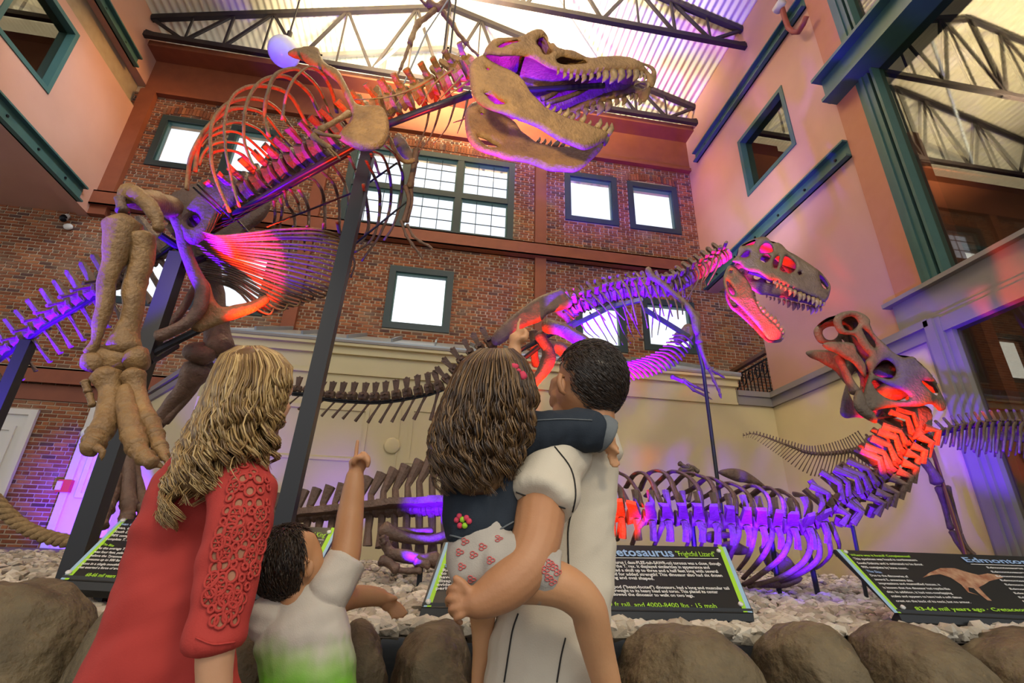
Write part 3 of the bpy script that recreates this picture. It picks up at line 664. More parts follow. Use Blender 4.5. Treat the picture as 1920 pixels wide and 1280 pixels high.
for i, R_ in enumerate(near):
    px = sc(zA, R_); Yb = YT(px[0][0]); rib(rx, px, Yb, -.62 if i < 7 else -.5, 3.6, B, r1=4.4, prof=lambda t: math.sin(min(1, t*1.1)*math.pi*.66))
far = [[(160,350),(230,400),(300,480),(335,580),(350,700),(350,890)], [(80,410),(150,460),(200,540),(220,640),(225,740),(225,860)], [(260,280),(330,370),(390,460),(420,560),(430,660)],
 [(0,530),(50,600),(85,700),(85,850)], [(430,240),(480,340),(495,400)], [(580,280),(650,420),(690,540),(695,680),(680,820),(620,960),(520,1040),(470,1065)],
 [(640,200),(710,230),(760,330),(790,470),(790,620),(770,740),(690,920),(620,1030),(540,1140)], [(555,480),(580,620),(600,760),(590,880),(530,990)],
 [(740,150),(830,230),(870,330),(890,420),(880,560),(850,720),(800,860),(730,960)], [(620,220),(660,300),(690,400)], [(330,800),(380,1000),(440,1060),(480,1150),(450,1280)]]
for R_ in far:
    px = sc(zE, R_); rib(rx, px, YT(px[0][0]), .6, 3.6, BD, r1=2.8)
for R_ in ([(820,160),(850,270),(900,350),(910,470)], [(870,150),(930,240),(955,350)], [(740,240),(750,330),(740,430),(710,580)], [(790,220),(810,300),(790,420),(780,560)], [(900,440),(880,560),(850,700)], [(1010,440),(985,560),(985,640)], [(1140,420),(1120,580)]):
    px = sc(zCc, R_); rib(rx, px, YT(px[0][0]), .5, 3.2, BD, r1=2.6)
# belly ribs
endc = [(1265,515),(1330,600),(1365,720),(1330,870),(1180,990),(1020,1045),(880,1095),(720,1140)]
rg = random.Random(5)
for i in range(24):
    t = i/23; e = smooth_path(endc, 47)[2*i]; s = (105+30*t+rg.uniform(-8,8), 465+400*t+rg.uniform(-8,8)); w = (330+90*t, 520+420*t**1.15)
    mpt = (lerp(w[0], e[0], .5), lerp(w[1], e[1], .5) + lerp(-55, 40, t) + rg.uniform(-10,10)); q = (lerp(mpt[0], e[0], .6), lerp(mpt[1], e[1], .5) + lerp(-25, 35, t))
    P = sc(zCc, [s, w, mpt, q, e]); Y = 3.55 + .55*t
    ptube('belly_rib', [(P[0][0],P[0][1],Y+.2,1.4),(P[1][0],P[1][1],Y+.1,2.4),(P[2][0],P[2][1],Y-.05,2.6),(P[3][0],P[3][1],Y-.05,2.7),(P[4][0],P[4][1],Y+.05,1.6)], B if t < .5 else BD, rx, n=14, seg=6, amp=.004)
for k in range(7):                                          # hooked inner ends that close the basket
    t = k/6; a = smooth_path(endc[3:], 7)[k]; P = sc(zCc, [(a[0]+20, a[1]-40), (a[0]-10, a[1]+5), (a[0]-70, a[1]-10), (a[0]-130,a[1]-50)])
    ptube('belly_rib', [(x,y,3.95,1.8) for x, y in P], B, rx, n=9, seg=6)
# shoulder blade and the little arms
sca = [(540,101.6),(554,92.6),(594,90),(602,107),(613,121),(634,132.5),(647,154.5),(658.5,178),(667.5,194),(680,199),(700,199),(717,203),(726,217),(730,237),(726,260),(715,275),(695,281),(675,280),(655,272),(635,259),(643,243),(654,231),(659,216),(656,198),(645,177),(635,157),(622,145),(605,132),(585,124),(565,111)]
plate('scapula', sca, lambda x, y: 2.86 - .12*min(1, max(0, (y-120)/140)), .07, B, rx, step=4, round_px=9)
plate('scapula', [(738,262),(748,250),(760,262),(775,288),(785,300),(781,308),(765,304),(750,290)], 3.55, .05, BD, rx, step=4, round_px=6)
def fingers(parent, paths, Y, r, m, claw=1):
    for P in paths:
        for a, b in zip(P, P[1:]): limb_bone('phalanx', [(a[0],a[1],Y,r),((a[0]+b[0])/2,(a[1]+b[1])/2,Y,r*.75),(b[0],b[1],Y,r*.85)], m, parent, amp=.003, knob=1.2)
        if claw: a, b = P[-2], P[-1]; q = at(b[0],b[1],Y); q2 = at(b[0]+(b[0]-a[0])*.6+1, b[1]+(b[1]-a[1])*.6+2, Y); cone_tooth(parent, q, q2, r*pxm(q)*.9, m, name='claw')
limb_bone('humerus', [(653,214,2.72,6),(628,228,2.6,5),(600,243,2.55,6)], B, rx, amp=.006)
limb_bone('radius', [(592,248,2.55,5),(610,252,2.5,3.5),(638,257,2.5,3)], B, rx, amp=.004)
limb_bone('ulna', [(588,256,2.55,6),(605,268,2.5,5),(618,278,2.48,4)], B, rx, amp=.006)
fingers(rx, [[(618,278),(628,288),(634,294)], [(614,280),(622,288)]], 2.48, 2.6, B)
limb_bone('furcula', sc2 := [(x,y,3.3,4.2) for x, y in sc(zE, [(770,80),(820,180),(870,260),(930,290),(990,280)])], B, rx, amp=.004, knob=1.1)
limb_bone('humerus', [(x,y,3.5,5.5) for x, y in sc(zE, [(1010,190),(990,330),(955,500)])], BD, rx, amp=.006)
limb_bone('radius', [(x,y,3.5,3.8) for x, y in sc(zE, [(915,500),(945,620),(900,800)])], BD, rx, amp=.004)
limb_bone('ulna', [(x,y,3.53,3.8) for x, y in sc(zE, [(960,500),(965,640),(925,800)])], BD, rx, amp=.004)
fingers(rx, [sc(zE, [(880,800),(920,920),(970,990),(1030,1070)]), sc(zE, [(930,830),(975,920),(1040,970),(1110,1005)])], 3.5, 3, BD)
# neck ribs
for P, Yo in (([(1160,200),(1080,250),(1000,330),(920,470)],-.2), ([(1010,265),(930,300),(850,340),(790,390),(720,470)],-.2), ([(1010,260),(870,340),(700,400),(560,420),(420,425)],-.22), ([(1230,245),(1150,330),(1040,440)],-.2), ([(1275,290),(1200,340),(1100,410)],-.2),
              ([(1180,420),(1160,500),(1110,640),(1010,760)],.25), ([(1270,405),(1240,540),(1190,680)],.25), ([(1330,465),(1260,560),(1160,600)],.25), ([(1065,470),(1030,600),(980,720),(900,820)],.25), ([(985,480),(950,650),(880,800)],.25), ([(1355,540),(1310,610),(1250,650)],.25)):
    px = sc(zB, P); ptube('neck_rib', [(x,y,YT(px[0][0])+Yo, lerp(2.6, .8, i/(len(px)-1))) for i, (x, y) in enumerate(px)], B if Yo < 0 else BD, rx, n=12, seg=6)
# pelvis
il = [(300,385),(318,368),(350,352),(395,335),(436,330),(455,350),(444,378),(415,402),(400,425),(385,445),(362,458),(345,447),(328,420)]
plate('ilium', il, 3.75, .09, BD, rx, step=5, round_px=9, holes=[[(352,408),(368,402),(376,416),(364,428),(352,422)]])
plate('ilium', [(x+52,y+30) for x, y in il], 4.35, .09, BD, rx, step=5, round_px=9)
limb_bone('pubis', [(323,378,3.72,11),(337,428,3.75,11),(347,467,3.8,11),(363,510,3.85,11),(379,542,3.85,12),(376,574,3.85,13),(358,600,3.85,11),(326,619,3.85,10),(296,630,3.85,9)], BD, rx, amp=.012, knob=1.15)
plate('pubic_boot', [(376,520),(392,530),(402,560),(418,576),(440,572),(470,566),(500,553),(506,562),(480,582),(440,598),(400,612),(372,622),(356,612),(372,598),(380,570)], 3.95, .08, B, rx, step=5, round_px=8)
limb_bone('ischium', [(400,470,4.2,8),(360,550,4.25,7),(320,610,4.3,7),(285,632,4.3,6)], BD, rx)
# near leg, swung forward with the foot hanging
limb_bone('femur', [(330,392,3.8,19),(300,382,3.5,19),(268,376,3.2,20),(240,366,3.02,18)], B, rx, amp=.02, knob=1.2)
limb_bone('femur_condyle', [(250,362,3.0,13),(275,380,2.98,14),(292,405,2.98,12),(300,430,3.0,8)], B, rx, amp=.012)
limb_bone('patella', [(224,372,3.0,9),(230,396,3.0,10)], BD, rx, amp=.01)
tib = [(x,y,Y,w*.2656) for x, y, Y, w in [(140+.2656*480,340+.2656*390,3.05,80),(140+.2656*472,340+.2656*520,3.08,78),(140+.2656*435,340+.2656*700,3.1,72),(140+.2656*405,340+.2656*900,3.12,72),(140+.2656*385,340+.2656*1020,3.14,76),(140+.2656*360,340+.2656*1120,3.15,90),(140+.2656*345,340+.2656*1180,3.15,105)]]
limb_bone('tibia', tib, B, rx, amp=.018, knob=1.08)
fib = [(140+.2656*x,340+.2656*y,Y,w*.2656) for x, y, Y, w in [(345,310,3.02,118),(330,390,3.02,100),(280,530,3.02,75),(245,650,3.02,60),(215,800,3.04,54),(188,950,3.06,46),(165,1080,3.08,32),(130,1170,3.1,30),(100,1215,3.1,34)]]
limb_bone('fibula', fib, B, rx, amp=.015, knob=1.06)
def lump(name, px, py, Y, rx_, ry_, m, parent, d=.9):
    p = at(px, py, Y); s = pxm(p); mb = MB(); mb.ball(p, (rx_*s, ry_*s*d*1.1, ry_*s*1.1), 14, 9); wob(mb, .03, 5); wob(mb, .012, 14); return mb.build(name, m, parent, True)
lump('astragalus', 208, 676, 3.15, 42, 21, B, rx); lump('astragalus', 256, 674, 3.15, 25, 25, B, rx); lump('calcaneum', 168, 680, 3.1, 18, 17, B, rx)
m5 = lambda L: [(60+.3436*x, 640+.3436*y, Y, w*.3436) for x, y, Y, w in L]
limb_bone('metatarsal', m5([(400,185,3.1,72),(425,270,3.1,54),(425,360,3.06,58),(400,440,3.0,62),(370,500,2.97,58)]), B, rx, amp=.012, knob=1.08)
limb_bone('metatarsal', m5([(500,250,3.08,30),(515,340,3.05,48),(540,430,3.0,56),(550,500,2.97,56)]), B, rx, amp=.012, knob=1.05)
limb_bone('metatarsal', m5([(548,185,3.12,66),(572,270,3.12,46),(600,360,3.08,46),(640,440,3.03,50)]), B, rx, amp=.012, knob=1.08)
limb_bone('metatarsal', m5([(290,220,3.1,20),(305,275,3.1,18)]), B, rx, amp=.006)
limb_bone('phalanx', m5([(312,290,3.08,17),(330,350,3.08,18)]), B, rx, amp=.006)
for P in ([(365,500,2.97,58),(340,545,2.93,56)], [(335,555,2.9,48),(305,590,2.88,44)], [(556,510,2.95,58),(575,575,2.9,56)], [(580,590,2.88,50),(615,635,2.85,48)], [(620,640,2.84,40),(655,665,2.82,36)], [(650,450,3.02,48),(675,510,2.98,46)], [(680,525,2.96,42),(700,575,2.92,36)], [(706,585,2.92,32),(720,630,2.9,26)]):
    limb_bone('phalanx', m5(P), B, rx, amp=.01, knob=1.15)
for P, r in (([(350,575),(385,600),(380,650)],22), ([(650,665),(690,672),(720,690)],22), ([(715,620),(735,650),(745,690)],18)):
    q = m5([(x,y,2.86,r) for x, y in P]); pts = [at(*p[:3]) for p in q]; mb = MB(); mb.tube([pts[0], lerp(pts[0],pts[1],.6), pts[1], lerp(pts[1],pts[2],.6), pts[2]], [r*.3436*pxm(pts[0])*k for k in (1,1,.8,.5,.06)], 9); mb.build('claw', B, rx, True)
# far leg, planted behind
limb_bone('femur', [(385,455,4.35,20),(398,540,4.45,20),(408,620,4.5,21),(411,655,4.5,23)], BD, rx, amp=.02)
lump('femur_condyle', 376, 662, 4.45, 27, 22, BD, rx)
limb_bone('tibia', [(372,690,4.55,20),(355,718,4.6,18),(325,755,4.7,15),(285,805,4.8,13),(240,845,4.75,13)], BD, rx, amp=.015)
limb_bone('fibula', [(392,680,4.6,8),(360,735,4.65,7),(310,790,4.75,6)], BD, rx, amp=.008)
limb_bone('metatarsal', m5([(470,610,4.6,42),(465,720,4.55,34),(440,840,4.5,38)]), BD, rx); limb_bone('metatarsal', m5([(520,630,4.6,36),(530,760,4.55,30),(528,880,4.5,34)]), BD, rx); limb_bone('metatarsal', m5([(548,640,4.65,30),(580,780,4.6,26),(605,900,4.55,30)]), BD, rx)
for P in ([(430,850,4.48,38),(400,920,4.4,36)], [(395,930,4.38,32),(375,1010,4.3,28)], [(528,890,4.48,38),(520,960,4.4,36)], [(605,905,4.5,30),(615,950,4.45,28)], [(515,975,4.38,32),(505,1040,4.3,28)]):
    limb_bone('phalanx', m5(P), BD, rx, amp=.01)
# skull
hwS = lambda x, y: interp([(880,.27),(960,.31),(1040,.24),(1120,.17),(1190,.13),(1232,.05)], x)
YnS = lambda x, y: 2.78 - hwS(x, y)
cr = sc(zF, [(135,290),(150,235),(215,165),(300,150),(450,140),(560,85),(610,72),(660,90),(700,150),(706,195),(745,203),(810,250),(920,265),(1040,320),(1130,325),(1290,310),(1400,320),(1480,345),(1540,370),(1620,400),(1660,450),(1655,540),(1630,590),(1590,560),(1565,470),(1500,440),(1400,430),(1250,440),(1140,455),(1040,475),(940,470),(850,450),(760,430),(680,400),(600,350),(520,315),(400,300),(280,297),(190,290)])
ho = [sc(zF, h) for h in ([(250,232),(300,192),(430,163),(450,183),(360,212),(280,240)], [(600,165),(660,135),(690,180),(712,240),(735,272),(700,300),(655,292),(640,255),(600,205)], [(770,340),(830,312),(930,335),(1030,345),(1050,370),(960,385),(840,388),(778,366)], [(1548,392),(1588,402),(1625,446),(1618,474),(1575,432)])]
sk = shell(rx, 'skull', cr, ho, YnS, hwS, (0,1,0), .05, B, step=4, top=sc(zF, [(160,235),(300,155),(450,145),(560,90),(640,85),(740,210),(920,270),(1040,325),(1290,315),(1480,350),(1540,372)]), roundpx=9)
lj = sc(zF, [(60,330),(130,312),(200,360),(280,400),(380,450),(450,500),(500,560),(540,630),(600,690),(680,770),(740,800),(800,830),(880,870),(1000,900),(1100,935),(1180,970),(1230,1010),(1200,1060),(1130,1100),(1080,1125),(1010,1140),(900,1100),(800,1060),(700,1000),(600,940),(450,880),(330,830),(200,790),(110,750),(50,690),(15,600),(0,480),(5,400)])
hwJ = lambda x, y: interp([(880,.2),(960,.2),(1050,.15),(1110,.1),(1140,.045)], x)
YnJ = lambda x, y: 2.74 - hwJ(x, y)
jw = shell(rx, 'lower_jaw', lj, [sc(zF, [(128,640),(200,660),(280,710),(330,735),(250,745),(190,710)]), sc(zF, [(140,420),(165,412),(190,425),(165,440)])], YnJ, hwJ, (0,1,0), .055, B, step=4.5, roundpx=10)
rt = random.Random(11)
def teeth_row(parent, pts, Yn, hw, down, lens, r, lat=(0,1,0), tooth_m=None, back=-.25):
    lat = Vector(lat).normalized()
    for (x, y), L in zip(pts, lens):
        p = at(x, y, Yn(x, y))
        for o in (0, 2*hw(x, y)):
            q = p + lat*o; L2 = L*rt.uniform(.8,1.15); cone_tooth(parent, q, q + Vector((back*L2, 0, down*L2)), r*L2/.09, tooth_m, bend=(.12*L2, 0, 0))
up_row = sc(zF, [(790,440),(850,455),(905,470),(960,478),(1020,474),(1085,462),(1150,455),(1210,448),(1280,442),(1350,436),(1420,434),(1480,440),(1530,450),(1560,480),(1590,545)])
teeth_row(sk, up_row, YnS, hwS, -1, [.05,.06,.07,.08,.09,.1,.1,.12,.13,.14,.12,.13,.09,.08,.07], .022)
lo_row = sc(zF, [(690,772),(740,800),(790,826),(840,852),(900,876),(990,898),(1060,920),(1130,948),(1190,975),(1225,1005)])
teeth_row(jw, lo_row, YnJ, hwJ, 1, [.06,.06,.07,.09,.07,.11,.06,.1,.09,.11], .02, back=.35)
# roof of the mouth, strut bars and brain case inside the head
mb = MB(); rows = []
for x, y, k in sc(zF, [(500,330,.75),(650,400,.8),(800,450,.85),(950,470,.9),(1100,455,.92),(1250,440,.92),(1400,430,.9),(1520,440,.8)]):
    p = at(x, y-6, YnS(x, y)); w = 2*hwS(x, y); rows.append([p + Vector((0, w*(j/6), .10*(1-(j/3-1)**2))) for j in range(7)])
V = [v for r_ in rows for v in r_]; mb.add(V, [(i*7+k,i*7+k+1,i*7+k+8,i*7+k+7) for i in range(7) for k in range(6)]); mb.build('palate', BD, sk, True)
for P, r in (([(520,480),(640,500),(780,500),(900,520)],3), ([(640,690),(720,660),(780,610),(800,560)],5), ([(600,440),(560,540),(640,600)],4), ([(520,340),(560,430),(640,470)],6), ([(680,730),(800,700),(950,640),(1050,590)],5), ([(250,310),(330,360),(430,400),(520,470)],8), ([(420,330),(470,420),(520,500)],7)):
    px = sc(zF, P); ptube('palate_bar', [(x,y,2.8,r) for x, y in px], BD, sk, n=9, seg=8, amp=.01)
mb = MB(); p = at(945, 115, 2.78); mb.ball(p, (.17,.13,.1), 12, 8); wob(mb, .03, 9); mb.build('brain_case', BD, sk, True)
# steel that carries it
ar = rx
PM = M['post']
def post(parent, top, Y, base_z, w, name='post', square=True):
    a = at(*top, Y); mb = MB()
    if square: mb.box((a.x-w/2,Y-w/2,base_z), (a.x+w/2,Y+w/2,a.z))
    else: mb.tube([(a.x,Y,base_z),a], w/2, 10)
    return mb.build(name, PM, parent)
a0 = at(690,290,3.4); b0 = at(532,975,3.4); mb = MB(); mb.bar((b0.x-.01,3.4,.9), a0, .1, .1); mb.build('post', PM, ar)
post(ar, (337,478), 3.95, .9, .115); post(ar, (54,640), 5.3, .9, .1)
bar = [(395,428),(560,331),(655,279),(730,232),(800,205),(884,176)]; mb = MB(); mb.tube([at(x,y,YT(x)-.06) for x, y in bar], .028, 8); mb.build('spine_bar', M['post'], ar, True)
bar2 = [(395,436),(560,339),(655,287)]; mb = MB(); mb.tube([at(x,y,YT(x)+.02) for x, y in bar2], .022, 8); mb.build('spine_bar', M['post'], ar, True)
mb = MB(); mb.tube([at(x,y,YT(x)) for x, y in [(330,455),(250,512),(188,550),(84,612),(0,673),(-40,700)]], .028, 8); mb.build('spine_bar', PM, ar, True)
for a, b in (((272,668,3.95),(440,585,4.0)), ((280,678,3.95),(330,648,4.2)), ((345,470,3.95),(300,440,3.8)), ((337,500,3.95),(420,470,4.1))): mb = MB(); mb.tube([at(*a), at(*b)], .03, 8); mb.build('brace', PM, ar)
for a, b in (((370,345,3.5),(440,415,3.75)), ((362,350,3.5),(415,400,3.7)), ((500,425,3.8),(660,362,3.6)), ((420,385,3.8),(470,440,3.9)), ((660,365,3.6),(745,305,3.45)), ((655,466,3.6),(770,372,3.5))): mb = MB(); mb.tube([at(*a), at(*b)], .009, 6); mb.build('brace_rod', PM, ar)
mb = MB(); mb.tube([at(*sc(zF, [(480,612)])[0], 2.78), at(*sc(zF, [(1200,570)])[0], 2.74)], .022, 8); mb.build('jaw_rod', PM, ar)

# ------------------------------------------------------------------ second, smaller tyrannosaurid
zG, zH, z7, M7, M6, K_ = (1000,430,.22656), (1330,430,.1719), (1280,400,.336), (860,430,.2604), (540,680,.375), (420,600,.3125)
dp = thing('tyrannosaurid_skeleton', (1.6,5.6,1.0), '', 'skeleton')
dp['label'] = 'smaller brown tyrannosaurid skeleton right of the big one, jaws gaping toward the duckbill'
G = M['bone_dark']
YD = lambda x: interp([(540,6.6),(800,6.2),(1000,5.8),(1100,5.6),(1400,5.3),(1560,5.1)], x)
tl = sc(M6, [(20,128),(40,130),(90,133),(150,150),(215,160),(280,165),(340,168),(410,172),(475,170),(555,160),(635,145),(710,130),(780,105)]) + sc(M7, [(35,950),(120,890),(200,840),(262,800)])
spine(dp, [(x,y,YD(x)) for x, y in tl], 20, G, lambda t: .045+.05*t, lambda t: .12+.05*t, up=(0,-.2,1), tp=lambda t: .05+.06*t, chev=lambda t: .2+.12*t, lean=-.1, Lf=.84, sw=.42, flare=1.9, chev_lean=.75)
mb = MB(); mb.tube([at(x,y+8,YD(x)) for x, y in tl[:-4]], .018, 6); mb.tube([at(x,y+12,YD(x)) for x, y in tl[:-4]], .012, 6); mb.build('tail_bar', PM, dp, True)
bk = sc(zG, [(290,700),(350,655),(420,625),(500,590),(590,560),(680,540),(770,520),(860,510),(950,505),(1040,500),(1120,490),(1200,455),(1270,410),(1320,375),(1380,340),(1440,300),(1500,265),(1560,225),(1600,195)])
spine(dp, [(x,y,YD(x)) for x, y in bk], 24, G, .105, lambda t: .18 if t < .6 else .13, up=(-.1,-.1,1), tp=.16, lean=.15, Lf=.85, tpd=.35, sw=.55)
for R_ in ([(350,540),(430,580),(520,660),(595,755)], [(440,495),(520,570),(620,680),(685,735)], [(530,485),(620,590),(700,690),(755,750)], [(615,440),(700,520),(770,650),(822,752)], [(690,405),(760,450),(810,570),(835,680),(862,790)], [(765,380),(830,420),(880,560),(920,690),(945,815)], [(840,350),(900,420),(960,530),(1000,650),(1040,755)], [(975,440),(1020,520),(1060,630),(1082,717)], [(1050,460),(1110,590),(1152,722)], [(1130,490),(1180,600),(1200,742)], [(1190,500),(1230,620),(1236,705)]):
    px = sc(zG, R_); Yb = YD(px[0][0]); rib(dp, px, Yb, -.45, 3.0, G, r1=1.3)
for R_ in ([(400,790),(440,850),(495,892)], [(440,770),(490,840),(545,893)], [(470,690),(540,800),(630,942)], [(540,670),(600,800),(692,952)], [(620,690),(690,850),(742,955)], [(670,640),(740,840),(805,942)], [(745,640),(800,830),(838,912)], [(805,700),(850,800),(895,892)], [(1050,620),(1045,760),(1030,872)], [(1000,640),(985,780),(980,892)], [(1140,620),(1120,720),(1098,832)]):
    px = sc(zG, R_); rib(dp, px, YD(px[0][0]), .5, 2.4, G, r1=1.1)
plate('scapula', sc(zG, [(925,345),(930,318),(955,306),(975,325),(1000,370),(1080,430),(1180,520),(1280,605),(1340,680),(1385,760),(1380,850),(1345,875),(1315,810),(1300,725),(1250,645),(1150,545),(1050,465),(960,405)]), 4.95, .06, G, dp, step=4, round_px=7)
plate('coracoid', sc(zG, [(1170,860),(1220,830),(1250,790),(1290,780),(1320,810),(1330,870),(1300,920),(1240,930),(1200,960),(1165,930)]), 5.55, .05, G, dp, step=4, round_px=6)
for P, Yo in (([(1330,290),(1370,350),(1350,450),(1265,580)],-.15), ([(1400,270),(1430,330),(1390,440),(1385,530)],-.15), ([(1490,240),(1460,340),(1400,440)],-.15), ([(1545,230),(1510,330),(1440,460)],-.15), ([(1300,330),(1330,430),(1290,580)],.1), ([(1250,360),(1250,450),(1255,560)],.1), ([(1200,360),(1225,470),(1240,570)],-.1), ([(1150,370),(1190,480),(1210,540)],-.1)):
    px = sc(zG, P); ptube('neck_rib', [(x,y,YD(x)+Yo, lerp(2.6,.9,i/(len(px)-1))) for i, (x, y) in enumerate(px)], G, dp, n=10, seg=6)
# belly ribs
lowe = smooth_path(sc(zG, [(760,1270),(850,1235),(950,1215),(1040,1190),(1130,1150),(1210,1100),(1270,1030),(1320,950)]), 18)
for i, (x, y) in enumerate(lowe):
    t = i/17; l = lerp(55, 38, t); Y = 5.1 + .0*t
    ptube('belly_rib', [(x,y,Y+.25,1.7),(x-8,y-10,Y+.1,2.2),(x-l*.55,y-24+6*t,Y-.1,2.1),(x-l,y-31+14*t,Y-.2,1.3)], G, dp, n=10, seg=6)
    ptube('belly_rib', [(x,y,Y+.25,1.7),(x-14,y-16,Y+.5,1.8),(x-l*.8,y-30+10*t,Y+.7,1.3)], G, dp, n=8, seg=6)
# arms
limb_bone('humerus', [(*sc(z7,[(75,560)])[0],5.05,6),(*sc(z7,[(80,650)])[0],5.0,5),(*sc(z7,[(92,720)])[0],5.0,6)], G, dp, amp=.006)
limb_bone('radius', [(*sc(z7,[(95,730)])[0],5.0,4),(*sc(z7,[(120,800)])[0],4.98,3.5),(*sc(z7,[(145,865)])[0],4.97,4)], G, dp, amp=.004)
fingers(dp, [sc(z7,[(150,870),(175,930),(200,980),(208,1010)]), sc(z7,[(155,870),(190,890),(218,905)])], 4.97, 3.2, G)
limb_bone('radius', [(*sc(z7,[(-60,910)])[0],5.5,4),(*sc(z7,[(0,935)])[0],5.5,3.6)], G, dp, amp=.004)
fingers(dp, [sc(z7,[(0,930),(60,985),(125,1015)]), sc(z7,[(0,925),(70,965),(120,985)])], 5.5, 3, G)
# hips and thigh
plate('ilium', sc(M7, [(235,780),(300,700),(400,610),(560,495),(700,440),(745,430),(775,470),(820,520),(800,560),(740,580),(640,610),(590,660),(480,700),(400,750),(330,810),(262,835)]), 5.5, .09, G, dp, step=4.5, round_px=8)
plate('ilium', sc(M7, [(700,540),(760,560),(800,640),(800,700),(760,650),(700,600)]), 6.2, .08, G, dp, step=4.5, round_px=6)
limb_bone('femur', [(*sc(M7,[(630,690)])[0],5.45,11),(*sc(M7,[(740,720)])[0],5.3,13),(*sc(M7,[(860,790)])[0],5.2,13),(*sc(M7,[(1010,900)])[0],5.15,15)], G, dp)
limb_bone('pubis', [(*sc(M7,[(580,760)])[0],5.6,9),(*sc(M7,[(640,870)])[0],5.6,12),(*sc(M7,[(640,960)])[0],5.6,14),(*sc(M7,[(580,1060)])[0],5.6,10),(*sc(M7,[(525,1130)])[0],5.6,7)], G, dp)
limb_bone('ischium', [(*sc(M7,[(640,840)])[0],5.75,9),(*sc(M7,[(740,860)])[0],5.75,12),(*sc(M7,[(800,960)])[0],5.75,9)], G, dp)
limb_bone('ischium', [(*sc(M7,[(540,740)])[0],5.9,8),(*sc(M7,[(545,900)])[0],5.95,8),(*sc(M7,[(560,980)])[0],6.0,7)], G, dp)
limb_bone('tibia', [(1148,742,5.2,12),(1120,800,5.3,11),(1095,880,5.4,9),(1085,960,5.45,9)], G, dp)
for a, b in (((945,672),(1080,602)), ((960,690),(1010,650))): mb = MB(); mb.tube([at(*a,5.7), at(*b,5.6)], .03, 8); mb.build('brace', PM, dp)
mb = MB(); mb.bar(at(*sc(zG,[(320,800)])[0],5.6), at(*sc(zG,[(640,640)])[0],5.55), .05); mb.bar(at(*sc(zG,[(640,640)])[0],5.55), at(*sc(zG,[(900,580)])[0],5.5), .05); mb.build('spine_bar', PM, dp)
mb = MB(); mb.bar(at(*sc(zG,[(920,660)])[0],5.6), at(*sc(zG,[(1290,890)])[0],5.4), .05); mb.build('brace', PM, dp)
mb = MB(); p = at(1318,690,5.35); mb.tube([(p.x,5.35,1.0),(p.x,5.35,p.z),at(1306,640,5.4)], .022, 8); mb.build('post', PM, dp)
mb = MB(); p = at(1085,960,5.45); mb.tube([(p.x,5.45,1.0),(p.x,5.45,at(1085,800,5.45).z)], .03, 8); mb.build('post', PM, dp)
# skull
latD = (.38,.92,0)
hwD = lambda x, y: interp([(1345,.2),(1430,.22),(1480,.15),(1530,.1),(1558,.03)], x)
YnD = lambda x, y: 5.2 - .9*hwD(x, y) - .0012*(x-1345)
cr = sc(zH, [(245,345),(300,290),(330,190),(420,130),(510,95),(560,82),(620,85),(660,118),(690,150),(750,146),(800,175),(850,230),(940,280),(1050,350),(1140,410),(1220,470),(1290,560),(1322,620),(1315,690),(1290,760),(1250,795),(1200,765),(1100,715),(1000,680),(900,640),(800,600),(700,555),(640,540),(540,475),(440,455),(380,425),(330,375)])
ho = [sc(zH, h) for h in ([(555,335),(585,280),(640,268),(665,295),(645,340),(600,362)], [(545,230),(570,170),(630,145),(680,180),(692,240),(660,255),(600,262),(555,262)], [(705,330),(740,290),(765,285),(755,360),(735,430),(705,420),(692,380)], [(825,292),(900,330),(942,385),(935,440),(880,480),(830,470),(770,440),(795,380)], [(960,470),(1000,455),(1012,485),(980,500)], [(1205,495),(1260,540),(1300,610),(1290,655),(1240,630),(1212,560)], [(338,300),(400,235),(440,240),(430,290),(370,310)], [(345,180),(420,140),(500,112),(480,165),(400,175)])]
skd = shell(dp, 'skull', cr, ho, YnD, hwD, latD, .04, M['bone_grey'], step=3.2, top=sc(zH, [(335,190),(420,132),(560,90),(650,120),(750,152),(850,235),(1050,355),(1220,475),(1300,590)]), roundpx=6)
ljd = sc(zH, [(200,410),(240,390),(300,420),(360,480),(420,560),(460,640),(500,760),(560,880),(640,960),(720,1030),(780,1100),(800,1150),(780,1190),(700,1205),(640,1190),(580,1120),(500,1020),(400,910),(300,810),(220,740),(170,650),(150,560),(165,480)])
hwDj = lambda x, y: interp([(430,.17),(560,.16),(620,.1),(640,.04)], y)
YnDj = lambda x, y: 5.2 - .9*hwDj(x, y)
jwd = shell(dp, 'lower_jaw', ljd, [sc(zH, [(185,560),(225,590),(275,680),(268,720),(220,680)]), sc(zH, [(225,452),(250,450),(248,480),(225,478)])], YnDj, hwDj, (.55,.83,0), .04, M['bone_grey'], step=3.2, roundpx=6)
teeth_row(skd, sc(zH, [(700,560),(740,585),(780,600),(830,625),(880,645),(930,665),(985,690),(1030,705),(1080,725),(1130,742),(1170,760),(1210,775),(1250,795)]), YnD, hwD, -1, [.05,.06,.06,.08,.1,.12,.12,.12,.12,.1,.13,.1,.07], .024, latD, back=-.35)
teeth_row(jwd, sc(zH, [(520,800),(550,860),(580,900),(620,940),(660,975),(700,1010),(740,1050),(775,1095),(795,1140)]), YnDj, hwDj, .9, [.06,.07,.08,.09,.1,.09,.09,.08,.08], .024, (.55,.83,0), back=.45)
mb = MB(); mb.bar(at(*sc(zH,[(760,430)])[0],5.2), at(*sc(zH,[(800,290)])[0],5.2), .05); mb.bar(at(*sc(zH,[(700,450)])[0],5.2), at(*sc(zH,[(850,450)])[0],5.2), .06); wob(mb,.01,8); mb.build('palate_bar', M['bone_grey'], skd)
ptube('palate_bar', [(*sc(zH,[p])[0],5.2,4) for p in ((430,460),(560,500),(690,560))], M['bone_grey'], skd, n=9)

